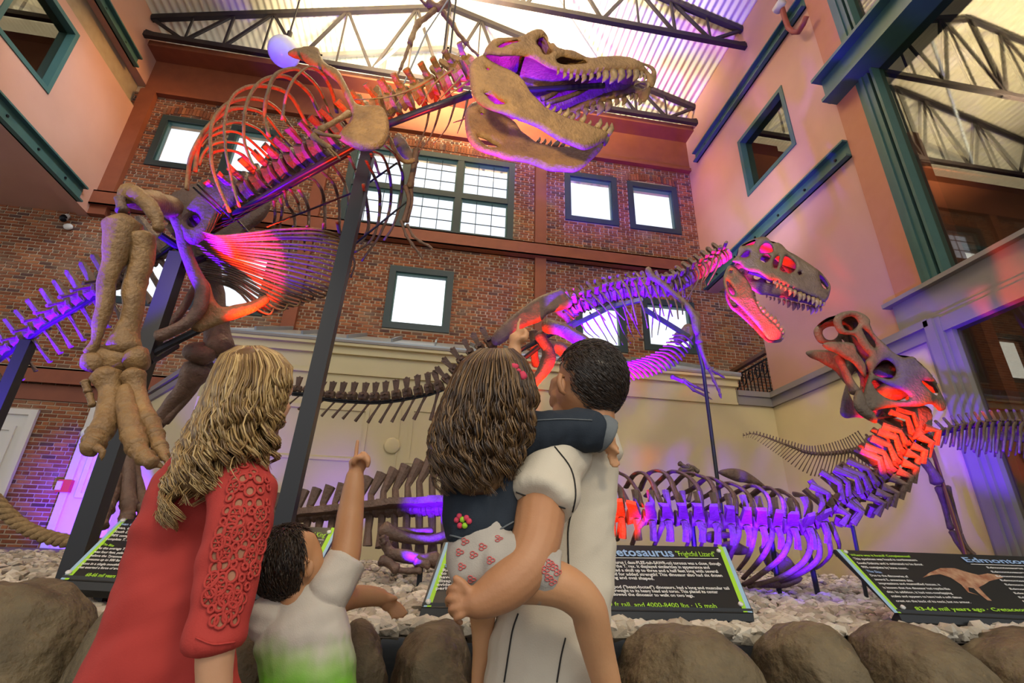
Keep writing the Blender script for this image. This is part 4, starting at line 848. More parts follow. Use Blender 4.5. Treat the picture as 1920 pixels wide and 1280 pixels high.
# ------------------------------------------------------------------ fallen duckbill with its neck raised
M8, M3, M4 = (1380,560,.3125), (1140,860,.2813), (1520,860,.3281)
ed = thing('duckbill_skeleton', (1.5,4.1,.95), 'fallen duckbill dinosaur skeleton lying along the gravel with neck raised and head thrown back', 'skeleton')
E_ = M['bone_dark']
YE = lambda x: interp([(540,5.0),(700,4.8),(900,4.55),(1200,4.3),(1500,4.05),(1600,3.95),(1720,3.75)], x)
tl = sc(K_, [(250,1200),(300,1190),(400,1180),(520,1170),(640,1160),(760,1150),(880,1140),(1000,1130),(1120,1125),(1240,1120),(1360,1115)])
Q = smooth_path([(x,y,YE(x)) for x, y in tl], 4*15+1); P3 = [at(*q) for q in Q]
for i in range(15):                                        # tail: far processes stand up, near ones hang
    a, b, c = P3[4*i], P3[4*i+4], P3[4*i+2]; t = i/14; tt = (b-a).normalized(); s = (.5+.5*t)
    mb = MB(); r = .055+.03*t; mb.tube([c-tt*.08, c-tt*.07, c, c+tt*.07, c+tt*.08], [r*.8,r,r*.75,r,r*.8], 9)
    lay = Vector((0,-1,.12)).normalized(); mb.hexa([c+lay*r-tt*.11+Vector((0,0,-.02)), c+lay*r+tt*.12+Vector((0,0,-.02)), c+lay*r+tt*.12+Vector((0,0,.03)), c+lay*r-tt*.11+Vector((0,0,.03))], [c+lay*(r+.2*s)-tt*.16+Vector((0,0,-.02)), c+lay*(r+.2*s)+tt*.02+Vector((0,0,-.02)), c+lay*(r+.2*s)+tt*.02+Vector((0,0,.03)), c+lay*(r+.2*s)-tt*.16+Vector((0,0,.03))])
    h = .13+.32*t*t; dn = .12+.3*t
    mb.tube([c+Vector((0,.05,r*.7)), c+Vector((-.02,.1,h*.6)), c+Vector((-.01+.1*t,.12,h+.1))], [.035,.03,.045+.02*t], 7)
    mb.tube([c-Vector((0,0,r*.7)), c+Vector((.02*t,-.06,-dn*.6)), c+Vector((.04*t,-.08,-dn))], [.035,.03,.04+.01*t], 7)
    wob(mb, .012, 9); mb.build('vertebra', E_, ed)
bk = [(858,950),(960,951)] + sc(M3, [(-60,360),(60,375),(200,390),(400,395),(600,400),(800,420),(1000,435),(1150,445),(1290,445),(1380,415),(1450,390)])
Q = smooth_path([(x,y,YE(x)) for x, y in bk], 4*24+1); P3 = [at(*q) for q in Q]
for i in range(24):
    a, b, c = P3[4*i], P3[4*i+4], P3[4*i+2]; tt = (b-a).normalized(); L = (b-a).length; mb = MB(); r = .07
    mb.tube([c-tt*L*.42, c-tt*L*.38, c, c+tt*L*.38, c+tt*L*.42], [r*.8,r,r*.75,r,r*.8], 9)
    z = Vector((0,0,1)); o = Vector((0,-1,.25)).normalized(); e = c+o*.27+z*.02
    mb.hexa([c+o*.05-tt*L*.35-z*.025, c+o*.05+tt*L*.35-z*.025, c+o*.05+tt*L*.35+z*.025, c+o*.05-tt*L*.35+z*.025], [e-tt*L*(.95+.3*rt.random())-z*.012, e-tt*L*.55-z*.012, e-tt*L*.55+z*.014, e-tt*L*(.95+.3*rt.random())+z*.014])
    for k in (-1, 1): mb.tube([c+z*k*r*.6+o*.06, c+z*k*.12+o*.08, c+z*k*.2+o*.06], [.035,.03,.035], 6, .7)
    wob(mb, .01, 9); mb.build('vertebra', E_, ed)
U = [[(150,330),(120,260),(70,180),(0,130)], [(220,310),(195,210),(130,125),(75,92)], [(370,325),(330,240),(290,150),(230,92),(170,110),(120,190)], [(490,335),(450,230),(410,130),(350,82),(270,98),(210,210)], [(620,345),(610,220),(560,140),(480,92),(410,90),(330,160),(250,250)], [(740,355),(720,240),(680,150),(600,108),(520,100),(440,170),(370,250)], [(850,365),(850,270),(810,200),(740,150),(660,128),(560,200),(420,265)], [(970,385),(960,290),(920,220),(860,180),(790,162),(680,230),(510,330)], [(1080,395),(1080,290),(1030,210),(950,178),(840,230),(640,340)], [(1180,395),(1170,290),(1120,220),(1050,193),(960,240),(890,320)], [(1270,400),(1260,300),(1200,240),(1130,213),(1080,260)], [(1330,400),(1350,290),(1290,245),(1240,235)]]
for R_ in U:
    px = sc(M3, R_); rib(ed, px, YE(px[0][0]), .95, 6.6, E_, prof=lambda t: t**1.2, r1=5.4, ratio=.55)
Lr = [[(100,380),(80,460),(65,540)], [(260,390),(200,470),(160,570)], [(380,380),(350,480),(310,580)], [(520,395),(545,500),(510,620)], [(640,405),(640,500),(610,620)], [(760,415),(740,490),(710,600)], [(870,425),(870,520),(830,620),(800,700)], [(980,435),(970,540),(940,640),(870,740)], [(1090,440),(1090,530),(1030,650),(900,800)], [(1200,445),(1210,540),(1150,660),(1000,780),(900,840)], [(1290,450),(1350,560),(1310,680),(1150,790),(930,850)], [(1350,445),(1410,570),(1390,680),(1250,780),(1100,830)], [(1440,450),(1485,590),(1470,660),(1390,730)], [(1480,420),(1540,560),(1530,640)]]
for R_ in Lr:
    px = sc(M3, R_); rib(ed, px, YE(px[0][0]), .45, 6.4, E_, prof=lambda t: -.25*math.sin(math.pi*t)+.6*t*t, r1=4.6, ratio=.6)
plate('sternum', sc(M3, [(970,855),(1020,815),(1100,795),(1200,800),(1290,785),(1285,815),(1240,840),(1170,862),(1060,860)]), 4.25, .05, E_, ed, step=4, round_px=6)
plate('scapula', sc(M3, [(735,92),(790,66),(880,70),(960,110),(1050,185),(1000,182),(920,160),(850,148)]), 5.0, .06, E_, ed, step=4, round_px=6)
for o_ in ([(760,560),(830,545),(900,575),(955,615),(900,640),(820,635),(770,600)], [(1010,590),(1060,575),(1150,640),(1260,720),(1265,750),(1180,790),(1080,740),(1030,660)], [(1170,640),(1240,700),(1250,790),(1180,780)]):
    plate('coracoid', sc(M3, o_), 4.75, .07, E_, ed, step=4.5, round_px=6)
plate('scapula', sc(M3, [(660,490),(740,480),(850,500),(830,525),(740,535),(690,560),(650,540)]), 4.6, .06, E_, ed, step=4.5, round_px=5)
for P in ([(475,30),(500,45),(540,60)], [(480,75),(520,75),(560,70)], [(530,45),(570,60),(600,85)], [(560,70),(565,110)]):
    limb_bone('phalanx', [(x,y,5.2,4.2) for x, y in sc(M3, P)], M['bone_grey'], ed, amp=.006)
limb_bone('radius', [(x,y,5.2,3.6) for x, y in sc(M3, [(545,110),(550,210),(535,280)])], E_, ed, amp=.005)
limb_bone('femur', [(x,y,4.45,r) for (x, y), r in zip(sc(M6, [(480,830),(560,870),(650,885),(760,875),(840,850)]), (12,11,9,10,14))], E_, ed)
limb_bone('tibia', [(x,y,4.5,r) for (x, y), r in zip(sc(M6, [(500,838),(560,838),(640,842),(720,840)]), (8,7,6,6))], E_, ed)
limb_bone('metatarsal', [(x,y,4.3,r) for (x, y), r in zip(sc(M6, [(475,880),(490,910),(510,940)]), (9,10,9))], E_, ed)
limb_bone('metatarsal', [(x,y,4.25,r) for (x, y), r in zip(sc(M6, [(510,955),(580,962),(660,985),(740,985)]), (9,12,11,12))], E_, ed)
for P, r in (([(465,985),(500,1000),(545,1030)],11), ([(540,1030),(600,1040),(660,1035)],7), ([(470,870),(480,900)],8), ([(640,995),(700,1010)],9)):
    limb_bone('phalanx', [(x,y,4.2,r*.8) for x, y in sc(M6, P)], E_, ed)
limb_bone('ischium', [(x,y,5.0,r) for (x, y), r in zip(sc(M6, [(530,552),(600,548),(700,540)]), (6,4.5,4))], E_, ed, amp=.006)
for a, b in (([(1090,540)],[(1125,790)]), ([(1335,600)],[(1397,890)]), ([(560,420)],[(575,620)])):
    p, q = at(*sc(M3,a)[0],4.3), at(*sc(M3,b)[0],4.3); mb = MB(); mb.tube([p,(q.x,4.3,.9)], .022, 8); mb.build('post', PM, ed)
p = at(*sc(M6,[(665,1000)])[0],4.3); mb = MB(); mb.bar((p.x,4.3,.9), (p.x,4.3,p.z), .04); mb.build('post', PM, ed)
mb = MB(); mb.tube([at(x,y+8,YE(x)+.06) for x, y in bk], .02, 6); mb.tube([at(x,y+8,YE(x)+.06) for x, y in tl], .02, 6); mb.build('spine_bar', PM, ed, True)
p = at(1600,960,3.95); mb = MB(); mb.tube([at(1598,985,3.95),(at(1607,1040,3.95).x,3.95,.9)], .015, 8); mb.build('post', PM, ed)
# neck
nk = [(1545,955)] + sc(M8, [(600,1225),(690,1190),(770,1150),(830,1100),(880,1050),(915,1000),(950,940),(990,880),(1040,810),(1075,750)])
Q = smooth_path([(x,y,YE(x)) for x, y in nk], 4*13+1); P3 = [at(*q) for q in Q]
for i in range(13):
    a, b, c = P3[4*i], P3[4*i+4], P3[4*i+2]; tt = (b-a).normalized(); L = (b-a).length; r = .075
    n_ = Vector((-tt.z,0,tt.x)).normalized(); o = Vector((0,-1,0)); n_ = (n_ + tt*rt.uniform(-.22,.22)).normalized()*rt.uniform(.8,1.2); o = (o + tt*rt.uniform(-.2,.2)).normalized()*rt.uniform(.8,1.15)
    mb = MB(); mb.tube([c-tt*L*.42, c-tt*L*.36, c, c+tt*L*.36, c+tt*L*.42], [r*.7,r,r*.8,r,r*.7], 9)
    mb.tube([c+o*.06+n_*.02, c+o*.1+n_*.12+tt*.02, c+o*.06+n_*.24-tt*.03], [.038,.026,.034], 7, .6)
    mb.tube([c+o*.09-n_*.02, c+o*.13-n_*.1+tt*.02, c+o*.1-n_*.15-tt*.07], [.042,.028,.032], 7, .7)
    mb.tube([c-o*.04+n_*.04, c-o*.1+n_*.13, c-o*.12+n_*.2], [.04,.03,.03], 6)
    mb.tube([c+o*.05-n_*.1, c-n_*.16-tt*.04], [.04,.035], 6)
    wob(mb, .012, 8); mb.build('vertebra', E_, ed)
mb = MB(); mb.tube([at(*p,3.8) for p in sc(M8, [(1120,810),(1060,940),(990,1060)])], .02, 7); mb.build('spine_bar', PM, ed, True)
# skull
latE = (-.05,1,0)
hwE = lambda x, y: interp([(1560,.12),(1600,.11),(1640,.13),(1690,.2),(1740,.2),(1775,.1)], x)
YnE = lambda x, y: 3.75 - hwE(x, y)
cr = sc(M8, [(585,140),(600,100),(640,80),(700,72),(760,90),(800,125),(805,170),(840,225),(890,270),(940,320),(1000,352),(1060,348),(1100,390),(1150,430),(1190,490),(1220,550),(1250,610),(1255,660),(1220,672),(1190,640),(1160,630),(1100,645),(1000,645),(900,655),(810,672),(768,650),(765,580),(785,500),(800,440),(775,380),(800,345),(770,310),(740,270),(700,222),(620,205)])
ho = [sc(M8, h) for h in ([(850,395),(895,365),(945,390),(962,440),(930,480),(865,470),(820,445)], [(812,502),(850,488),(920,520),(1000,550),(1040,588),(1015,612),(920,602),(850,560)], [(755,182),(790,200),(835,258),(832,296),(795,262)], [(632,140),(660,112),(705,108),(735,148),(700,188),(655,185)], [(1112,492),(1170,502),(1215,560),(1200,580),(1142,532)])]
ske = shell(ed, 'skull', cr, ho, YnE, hwE, latE, .045, M['bone_grey'], step=3.6, top=sc(M8, [(600,100),(700,78),(780,110),(840,230),(940,325),(1060,352),(1150,432),(1215,545)]), roundpx=7)
plate('jugal', sc(M8, [(985,670),(1060,650),(1120,640),(1160,660),(1175,720),(1160,790),(1110,830),(1060,840),(1080,760),(1020,700)]), 3.7, .06, E_, ed, step=4, round_px=6)
lje = sc(M8, [(518,275),(540,262),(600,258),(690,265),(715,290),(722,318),(760,370),(778,410),(775,470),(745,440),(700,385),(640,350),(600,325),(550,305)])
shell(ed, 'lower_jaw', lje, [], lambda x, y: 3.62, lambda x, y: .1, latE, .04, M['bone_grey'], step=3.5, roundpx=6)
limb_bone('dentary', [(*sc(M8,[(615,345)])[0],3.7,7),(*sc(M8,[(660,450)])[0],3.7,7.5),(*sc(M8,[(715,560)])[0],3.68,8)], M['bone_grey'], ed, amp=.008)
plate('jaw_hinge', sc(M8, [(710,590),(725,550),(750,545),(775,600),(790,650),(830,690),(845,745),(800,730),(740,690),(708,640)]), 3.62, .06, M['bone_grey'], ed, step=4, round_px=6)
mb = MB(); mb.tube([at(*sc(M8,[(820,718)])[0],3.75), at(*sc(M8,[(960,705)])[0],3.78)], .012, 6); mb.build('jaw_rod', PM, ed)
mb = MB(); p = at(*sc(M8,[(940,560)])[0],3.75); mb.ball(p, (.16,.1,.09), 12, 8); p = at(*sc(M8,[(890,440)])[0],3.78); mb.ball(p, (.1,.1,.08), 12, 8); wob(mb,.025,9); mb.build('brain_case', E_, ske, True)
# ------------------------------------------------------------------ small skeleton at the right edge
sm = thing('small_dinosaur_skeleton', (3.6,5,1.0), 'small slender dinosaur skeleton at right edge, thin tail trailing left behind the duckbill', 'skeleton')
YS = lambda x: interp([(1390,6.1),(1640,5.0),(1760,4.4),(1960,3.9)], x)
tl = sc(M8, [(40,822),(60,816),(100,808),(180,830),(260,860),(340,890),(420,920),(500,930),(600,925),(700,910),(800,880)])
spine(sm, [(x,y,YS(x)) for x, y in tl], 40, E_, lambda t: .008+.028*t, lambda t: .03+.13*t*t if t > .1 else .02, up=(-.2,0,1), tp=0, chev=lambda t: .02+.34*t if t < .6 else .24+.0*t, lean=.1, Lf=.85, sw=.4, chev_lean=.45)
bk = sc(M8, [(800,880),(860,868),(960,865),(1060,855),(1130,840),(1200,815),(1280,785),(1350,770),(1440,755),(1540,745),(1640,742),(1760,745)])
spine(sm, [(x,y,YS(x)) for x, y in bk], 22, E_, .036, .10, up=(-.2,0,1), tp=.08, lean=.2, Lf=.82, sw=.55, tpd=-.1)
plate('ilium', sc(M8, [(768,850),(780,830),(850,812),(930,800),(1000,790),(1040,810),(960,850),(890,875),(800,892)]), 5.0, .05, E_, sm, step=4, round_px=5)
for i in range(13):
    x = 1190 + i*44; y = 800 - 52*min(1, i/5); L = 60 + 100*min(1, i/6)
    px = sc(M8, [(x+15,y),(x-5,y+8),(x-12,y+L*.5),(x-20+rt.uniform(-12,6),y+L+rt.uniform(-10,20))]); Yb = YS(px[0][0]); rib(sm, px, Yb, -.2, 4.2, M['bone_grey'], r1=3.4, ratio=.5)
    px = [(q[0]+9,q[1]+2+.12*(q[1]-px[0][1])) for q in px]; rib(sm, px, Yb, .25, 3.4, E_, r1=2.6, ratio=.5)
plate('scapula', sc(M8, [(1575,825),(1600,790),(1640,768),(1700,790),(1760,815),(1760,850),(1700,860),(1640,848),(1590,850)]), 4.25, .04, M['bone_grey'], sm, step=4, round_px=5)
limb_bone('femur', [(*sc(M8,[(1065,880)])[0],4.95,6),(*sc(M8,[(1110,945)])[0],4.9,8),(*sc(M8,[(1170,1030)])[0],4.85,8),(*sc(M8,[(1205,1100)])[0],4.85,9)], E_, sm, amp=.01)
limb_bone('tibia', [(*sc(M4,[(735,165)])[0],4.9,6),(*sc(M4,[(760,250)])[0],4.92,5.5),(*sc(M4,[(785,340)])[0],4.95,5),(*sc(M4,[(798,395)])[0],4.95,5)], E_, sm, amp=.008)
limb_bone('fibula', [(*sc(M4,[(780,160)])[0],4.9,5),(*sc(M4,[(805,240)])[0],4.92,4),(*sc(M4,[(830,330)])[0],4.95,4),(*sc(M4,[(850,420)])[0],4.95,4)], E_, sm, amp=.006)
limb_bone('metatarsal', [(*sc(M4,[(805,415)])[0],4.95,5),(*sc(M4,[(840,480)])[0],4.93,5),(*sc(M4,[(890,545)])[0],4.9,5)], E_, sm, amp=.006)
limb_bone('metatarsal', [(*sc(M4,[(855,430)])[0],4.95,4),(*sc(M4,[(890,500)])[0],4.93,4),(*sc(M4,[(930,550)])[0],4.9,4)], E_, sm, amp=.006)
p, q = at(1743,828,4.85), at(1812,1042,4.85); mb = MB(); mb.tube([p,(q.x,4.85,.95)], .02, 8); mb.build('post', mat('bronze_post', (.16,.06,.025), rough=.3, metal=.5), sm)
mb = MB(); mb.tube([at(x,y+4,YS(x)) for x, y in bk], .014, 6); mb.build('spine_bar', PM, sm, True)

# ------------------------------------------------------------------ gravel bed, boulder wall
def gz(x, y): return .86 + .035*(y-2.4) + .02*mnoise.noise(Vector((x*.7, y*.7, 3)))
M['gravel'] = mat('pale_stone', (.44,.38,.29), rough=.9, spec=.15, var=(.27,.22,.16), vscale=14, bump=.3, bscale=60); _g = M['gravel'].node_tree; _b = _g.nodes['Principled BSDF']
_oi = _g.nodes.new('ShaderNodeObjectInfo'); _ge = _g.nodes.new('ShaderNodeNewGeometry'); _ad = _g.nodes.new('ShaderNodeMath'); _ad.operation = 'ADD'; _fr = _g.nodes.new('ShaderNodeMath'); _fr.operation = 'FRACT'
_g.links.new(_oi.outputs['Random'], _ad.inputs[0]); _g.links.new(_ge.outputs['Random Per Island'], _ad.inputs[1]); _g.links.new(_ad.outputs[0], _fr.inputs[0])
_rp = _g.nodes.new('ShaderNodeValToRGB'); _rp.color_ramp.elements[0].color = (.30,.25,.18,1); _rp.color_ramp.elements[1].color = (.58,.52,.42,1); _g.links.new(_fr.outputs[0], _rp.inputs[0]); _g.links.new(_rp.outputs[0], _b.inputs['Base Color'])
M['soil'] = mat('gravel_base', (.16,.13,.1), rough=.95, var=(.1,.08,.06), vscale=20)
mb = MB(); nx, ny = 40, 24; V = []
for j in range(ny+1):
    for i in range(nx+1): x = lerp(-9,XC,i/nx); y = lerp(2.42,YC-.02 if x > -4.3 else 9.9,j/ny); V.append((x,y,gz(x,y)-.02))
mb.add(V, [(j*(nx+1)+i,j*(nx+1)+i+1,(j+1)*(nx+1)+i+1,(j+1)*(nx+1)+i) for j in range(ny) for i in range(nx)])
bed = mb.build('gravel_bed', M['soil'], smooth=True); tag(bed, kind='structure'); bed.name = 'floor_gravel'
rs = random.Random(21)
def stone_geo(r):
    ico = [(-1,1.618,0),(1,1.618,0),(-1,-1.618,0),(1,-1.618,0),(0,-1,1.618),(0,1,1.618),(0,-1,-1.618),(0,1,-1.618),(1.618,0,-1),(1.618,0,1),(-1.618,0,-1),(-1.618,0,1)]
    F = [(0,11,5),(0,5,1),(0,1,7),(0,7,10),(0,10,11),(1,5,9),(5,11,4),(11,10,2),(10,7,6),(7,1,8),(3,9,4),(3,4,2),(3,2,6),(3,6,8),(3,8,9),(4,9,5),(2,4,11),(6,2,10),(8,6,7),(9,8,1)]
    sx, sy, sz = r*rs.uniform(.9,1.5)/1.9, r*rs.uniform(.7,1.1)/1.9, r*rs.uniform(.5,.8)/1.9; a = rs.uniform(0,6.3); t = rs.uniform(-.5,.5); R_ = Matrix.Rotation(a,3,'Z') @ Matrix.Rotation(t,3,'X')
    return [R_ @ Vector((x*sx*rs.uniform(.75,1.2), y*sy*rs.uniform(.75,1.2), z*sz*rs.uniform(.75,1.2))) for x, y, z in ico], F
spots = []
for k in range(8500):
    y = 2.45 + (8.1-2.45)*rs.random()**1.6; w = y*1.25; x = rs.uniform(-w, min(w, XC-.1)); spots.append((x, y))
protos = []
for k in range(12): m_ = MB(); m_.add(*stone_geo(.05)); protos.append(m_.mesh('stone', M['gravel']))
vis = [p for p in spots if inview((p[0],p[1],.9)) and (.02 < p[0] < 3.6 or p[0] < -1.0 or -.6 < p[0] < .05)]
vis.sort(key=lambda p: p[1]); near_s = set(vis[:300])
rest = MB()
for x, y in spots:
    z = gz(x,y) + rs.uniform(-.005,.025)
    if (x,y) in near_s:
        o = bpy.data.objects.new('stone', protos[rs.randrange(12)]); COL.objects.link(o); o.parent = bed; o.location = Vector((x,y,z)) - bed.location; o.rotation_euler = (rs.uniform(-.4,.4), rs.uniform(-.4,.4), rs.uniform(0,6.3)); s = rs.uniform(.6,1.15); o.scale = (s,s,s)
    else:
        g, F = stone_geo(rs.uniform(.03,.055)); rest.add([v + Vector((x,y,z)) for v in g], F)
rest.build('stones', M['gravel'], bed, kind='stuff')
M['rock'] = mat('brown_rock', (.075,.054,.026), rough=.7, spec=.4, var=(.17,.125,.065), vscale=7, bump=1.0, bscale=26, detail=8)
for x0, x1, top, lab in ((-160,200,1100,'big rounded brown boulder at the left end, below the big skeleton sign'), (216,436,1108,'brown boulder behind the woman in red'), (440,640,1128,'brown boulder behind the boy in the white and green shirt'),
        (644,738,1150,'narrow brown boulder under the boy\'s resting hand'), (742,900,1152,'brown boulder just left of the man in the polo shirt'), (904,1146,1160,'brown boulder hidden behind the man in the polo shirt'),
        (1150,1404,1166,'wide brown boulder just right of the man, under the middle sign'), (1408,1592,1170,'brown boulder between the middle sign and the right sign'), (1596,1778,1168,'brown boulder under the left half of the right sign'), (1782,2080,1184,'brown boulder at the right edge under the right sign')):
    cx = (x0+x1)/2; Y = 2.28; pt = at(cx, top, Y); wx = (x1-x0)/2*pxm(at(cx,1240,Y))*.99; mb = MB(); hz = pt.z/2
    mb.ball((0,0,0), 1, 64, 44); pw = lambda v: math.copysign(abs(v)**.72, v)
    for i, v in enumerate(mb.v):                          # squarish, weathered profile
        rxy = math.hypot(v.x, v.y); sx_, sy_ = (v.x/rxy, v.y/rxy) if rxy > 1e-6 else (0, 0); k = rxy**.72
        v2 = Vector((pt.x + pw(sx_)*k*wx, Y + pw(sy_)*k*.34, hz + pw(v.z)*hz)); v2 += mnoise.noise_vector(v2*2.2)*.055 + mnoise.noise_vector(v2*6)*.022 + mnoise.noise_vector(v2*14)*.012 + mnoise.noise_vector(v2*32)*.005; v2.z = max(0, v2.z); mb.v[i] = v2
    tag(mb.build('boulder', M['rock'], smooth=True), lab, 'boulder', 'boulders of the low front wall')
# ------------------------------------------------------------------ signs
M['sign'] = mat('sign_black', (.016,.016,.015), rough=.35, spec=.4); M['ink_white'] = mat('ink_white', (.62,.6,.55), rough=.6); M['ink_green'] = mat('ink_green', (.30,.55,.03), rough=.6); M['ink_blue'] = mat('ink_blue', (.24,.36,.55), rough=.6)
M['strip_blue'] = mat('strip_blue', (.26,.4,.52), rough=.5); M['tray'] = mat('tray_black', (.012,.012,.012), rough=.4)
def text_mesh(s, bold=False, shear=0):
    cu = bpy.data.curves.new('lettering', 'FONT'); cu.body = s; cu.size = 1; cu.resolution_u = 2; cu.shear = shear; cu.offset = .022 if bold else .004
    o = bpy.data.objects.new('lettering', cu); COL.objects.link(o); bpy.context.view_layer.update()
    me = bpy.data.meshes.new_from_object(o.evaluated_get(bpy.context.evaluated_depsgraph_get())); bpy.data.objects.remove(o); bpy.data.curves.remove(cu); return me
def project(p):
    c = ROT.T @ (np.array(p) - np.array([0,0,EYE])); return CX + FPX*c[0]/-c[2], CY - FPX*c[1]/-c[2]
class Sign:
    def __init__(s, label, TL, TR, BR, BL, Yt, Yb):
        a, b, c = at(*BL,Yb), at(*BR,Yb), at((TL[0]+TR[0])/2,(TL[1]+TR[1])/2,Yt)
        s.o = (a+b+c)/3; s.n = (b-a).cross(c-a).normalized()
        if s.n.y > 0: s.n = -s.n
        tl, tr, br, bl = [s.hit(*q) for q in (TL,TR,BR,BL)]
        s.root = thing('information_sign', (s.o.x,s.o.y,min(br.z,bl.z)-.03), label, 'sign', 'black information signs on the boulder wall')
        mb = MB(); mb.hexa([p - s.n*.02 for p in (bl,br,tr,tl)], [bl,br,tr,tl]); mb.build('panel', M['sign'], s.root)
        mb = MB(); b0, b1 = bl-s.n*.022, br-s.n*.022; f = (bl-tl).normalized(); mb.hexa([b0+f*.03, b1+f*.03, b1-s.n*.04+f*.03, b0-s.n*.04+f*.03], [b0-f*.02+s.n*.03, b1-f*.02+s.n*.03, b1-s.n*.04-f*.02, b0-s.n*.04-f*.02])
        mb.build('tray', M['tray'], s.root)
        for k in (.14, .86):
            p = lerp(bl, br, k); p2 = lerp(tl, tr, k); mb = MB(); mb.hexa([(p.x-.02,p.y+.06,.8),(p.x+.02,p.y+.06,.8),(p.x+.02,p.y+.12,.8),(p.x-.02,p.y+.12,.8)], [(p.x-.02,p.y+.06,p.z+.01),(p.x+.02,p.y+.06,p.z+.01),(p2.x+.02,p2.y+.0,p2.z-.06),(p2.x-.02,p2.y+.0,p2.z-.06)]); mb.build('bracket', M['tray'], s.root)
    def hit(s, px, py):
        d = Vector(ray(px,py)); e = Vector((0,0,EYE)); t = (s.o-e).dot(s.n)/d.dot(s.n); return e + d*t
    def text(s, txt, x0, y0, x1, y1, m, h=None, bold=False, shear=0, name='lettering'):
        me = text_mesh(txt, bold, shear); xs = [v.co.x for v in me.vertices]
        if not xs: return
        a, b = min(xs), max(xs); A, Bp = s.hit(x0,y0), s.hit(x1,y1); up = s.n.cross(Bp-A).normalized()
        if up.z < 0: up = -up
        k = (Bp-A).length/(b-a); pa, pb = project(A), project(A+up*.01); ky = k if h is None else h/math.hypot(pb[0]-pa[0], pb[1]-pa[1])*.01/.72
        org = wloc(s.root)
        for v in me.vertices: v.co = A + (Bp-A)*((v.co.x-a)/(b-a)) + up*v.co.y*ky + s.n*.004 - org
        me.materials.append(M[m]); o = bpy.data.objects.new(name, me); COL.objects.link(o); o.parent = s.root
    def quad(s, P, m, off=.002, name='stripe'):
        mb = MB(); V = [s.hit(*p) + s.n*off for p in P]; mb.add(V, [tuple(range(len(V)))]); return mb.build(name, m, s.root)
    def screw(s, px, py):
        p = s.hit(px,py); mb = MB(); mb.tube([p, p+s.n*.012], .012, 10); mb.build('screw', mat_screw, s.root, True)
mat_screw = mat('screw_white', (.6,.58,.52), rough=.3)
# middle sign
S = Sign('middle black information sign, partly behind the man and girl, with large blue title', (832,1016), (1360,1025), (1413,1149), (790,1138), 2.92, 2.6)
S.quad([(836,1017),(842,1017),(800,1138),(794,1138)], M['strip_blue']); S.quad([(842,1017),(849,1017),(808,1138),(800,1138)], M['ink_green'])
S.quad([(1346,1025),(1354,1025),(1402,1148),(1394,1148)][::1], M['ink_green']); S.quad([(1354,1025),(1360,1025),(1411,1149),(1402,1148)], M['strip_blue'])
for p in ((1347,1034),(1388,1134),(846,1026),(803,1130)): S.screw(*p)
S.text('Daspletosaurus', 1094,1042, 1265,1044, 'ink_blue', 17, True); S.text('"Frightful Lizard"', 1270,1043, 1344,1044, 'ink_green', 11, False, .2)
S.quad([(1100,1045),(1347,1047),(1347,1048),(1100,1046)], M['ink_white'], name='rule')
for t, x1, y in (('Daspletosaurus ( dass-PLEE-tuh-SAWR-us) torosus was a close, though', 1352, 1060), ('relative to the T. rex. It displayed similarities in appearance and', 1331, 1067), ('size and had a skull up to three and a half feet long with several', 1347, 1074.5), ('skull fused for added strength! This dinosaur also had six dozen', 1355, 1082), ('teeth long and oval shaped.', 1227, 1088)):
    S.text(t, 1118 if x1 > 1300 else 1118, y-3, x1, y, 'ink_white', 6.2, True)
for t, x1, y in (('theropod ("beast-footed") dinosaurs, had a long and muscular tail', 1368, 1106), ('counterweight to its heavy head and torso. This placed its center', 1347, 1113), ('and allowed the dinosaur to walk on two legs.', 1302, 1120)):
    S.text(t, 1130, y-3, x1, y, 'ink_white', 6.2, True)
S.text('9 ft tall, and 4000-8400 lbs · 15 mph', 1143, 1138, 1345, 1141, 'ink_green', 10)
for t, x0, x1, y, m, h in (('Where', 851, 885, 1035, 'ink_green', 6), ('This', 844, 870, 1041, 'ink_white', 5.5), ('complete', 840, 886, 1048, 'ink_white', 5.5), ('north', 838, 868, 1054, 'ink_white', 5.5), ('The Dig', 832, 872, 1064, 'ink_blue', 6), ('Recently', 830, 872, 1072, 'ink_white', 5.5), ('to be in', 827, 862, 1078, 'ink_white', 5.5), ('have been', 824, 872, 1085, 'ink_white', 5.5), ('disappear', 822, 868, 1092, 'ink_white', 5.5), ('evidence', 819, 862, 1099, 'ink_white', 5.5), ('perhaps', 817, 858, 1106, 'ink_white', 5.5), ('77 mil', 846, 880, 1128, 'ink_green', 9)):
    S.text(t, x0, y, x1, y+.4, m, h, True)
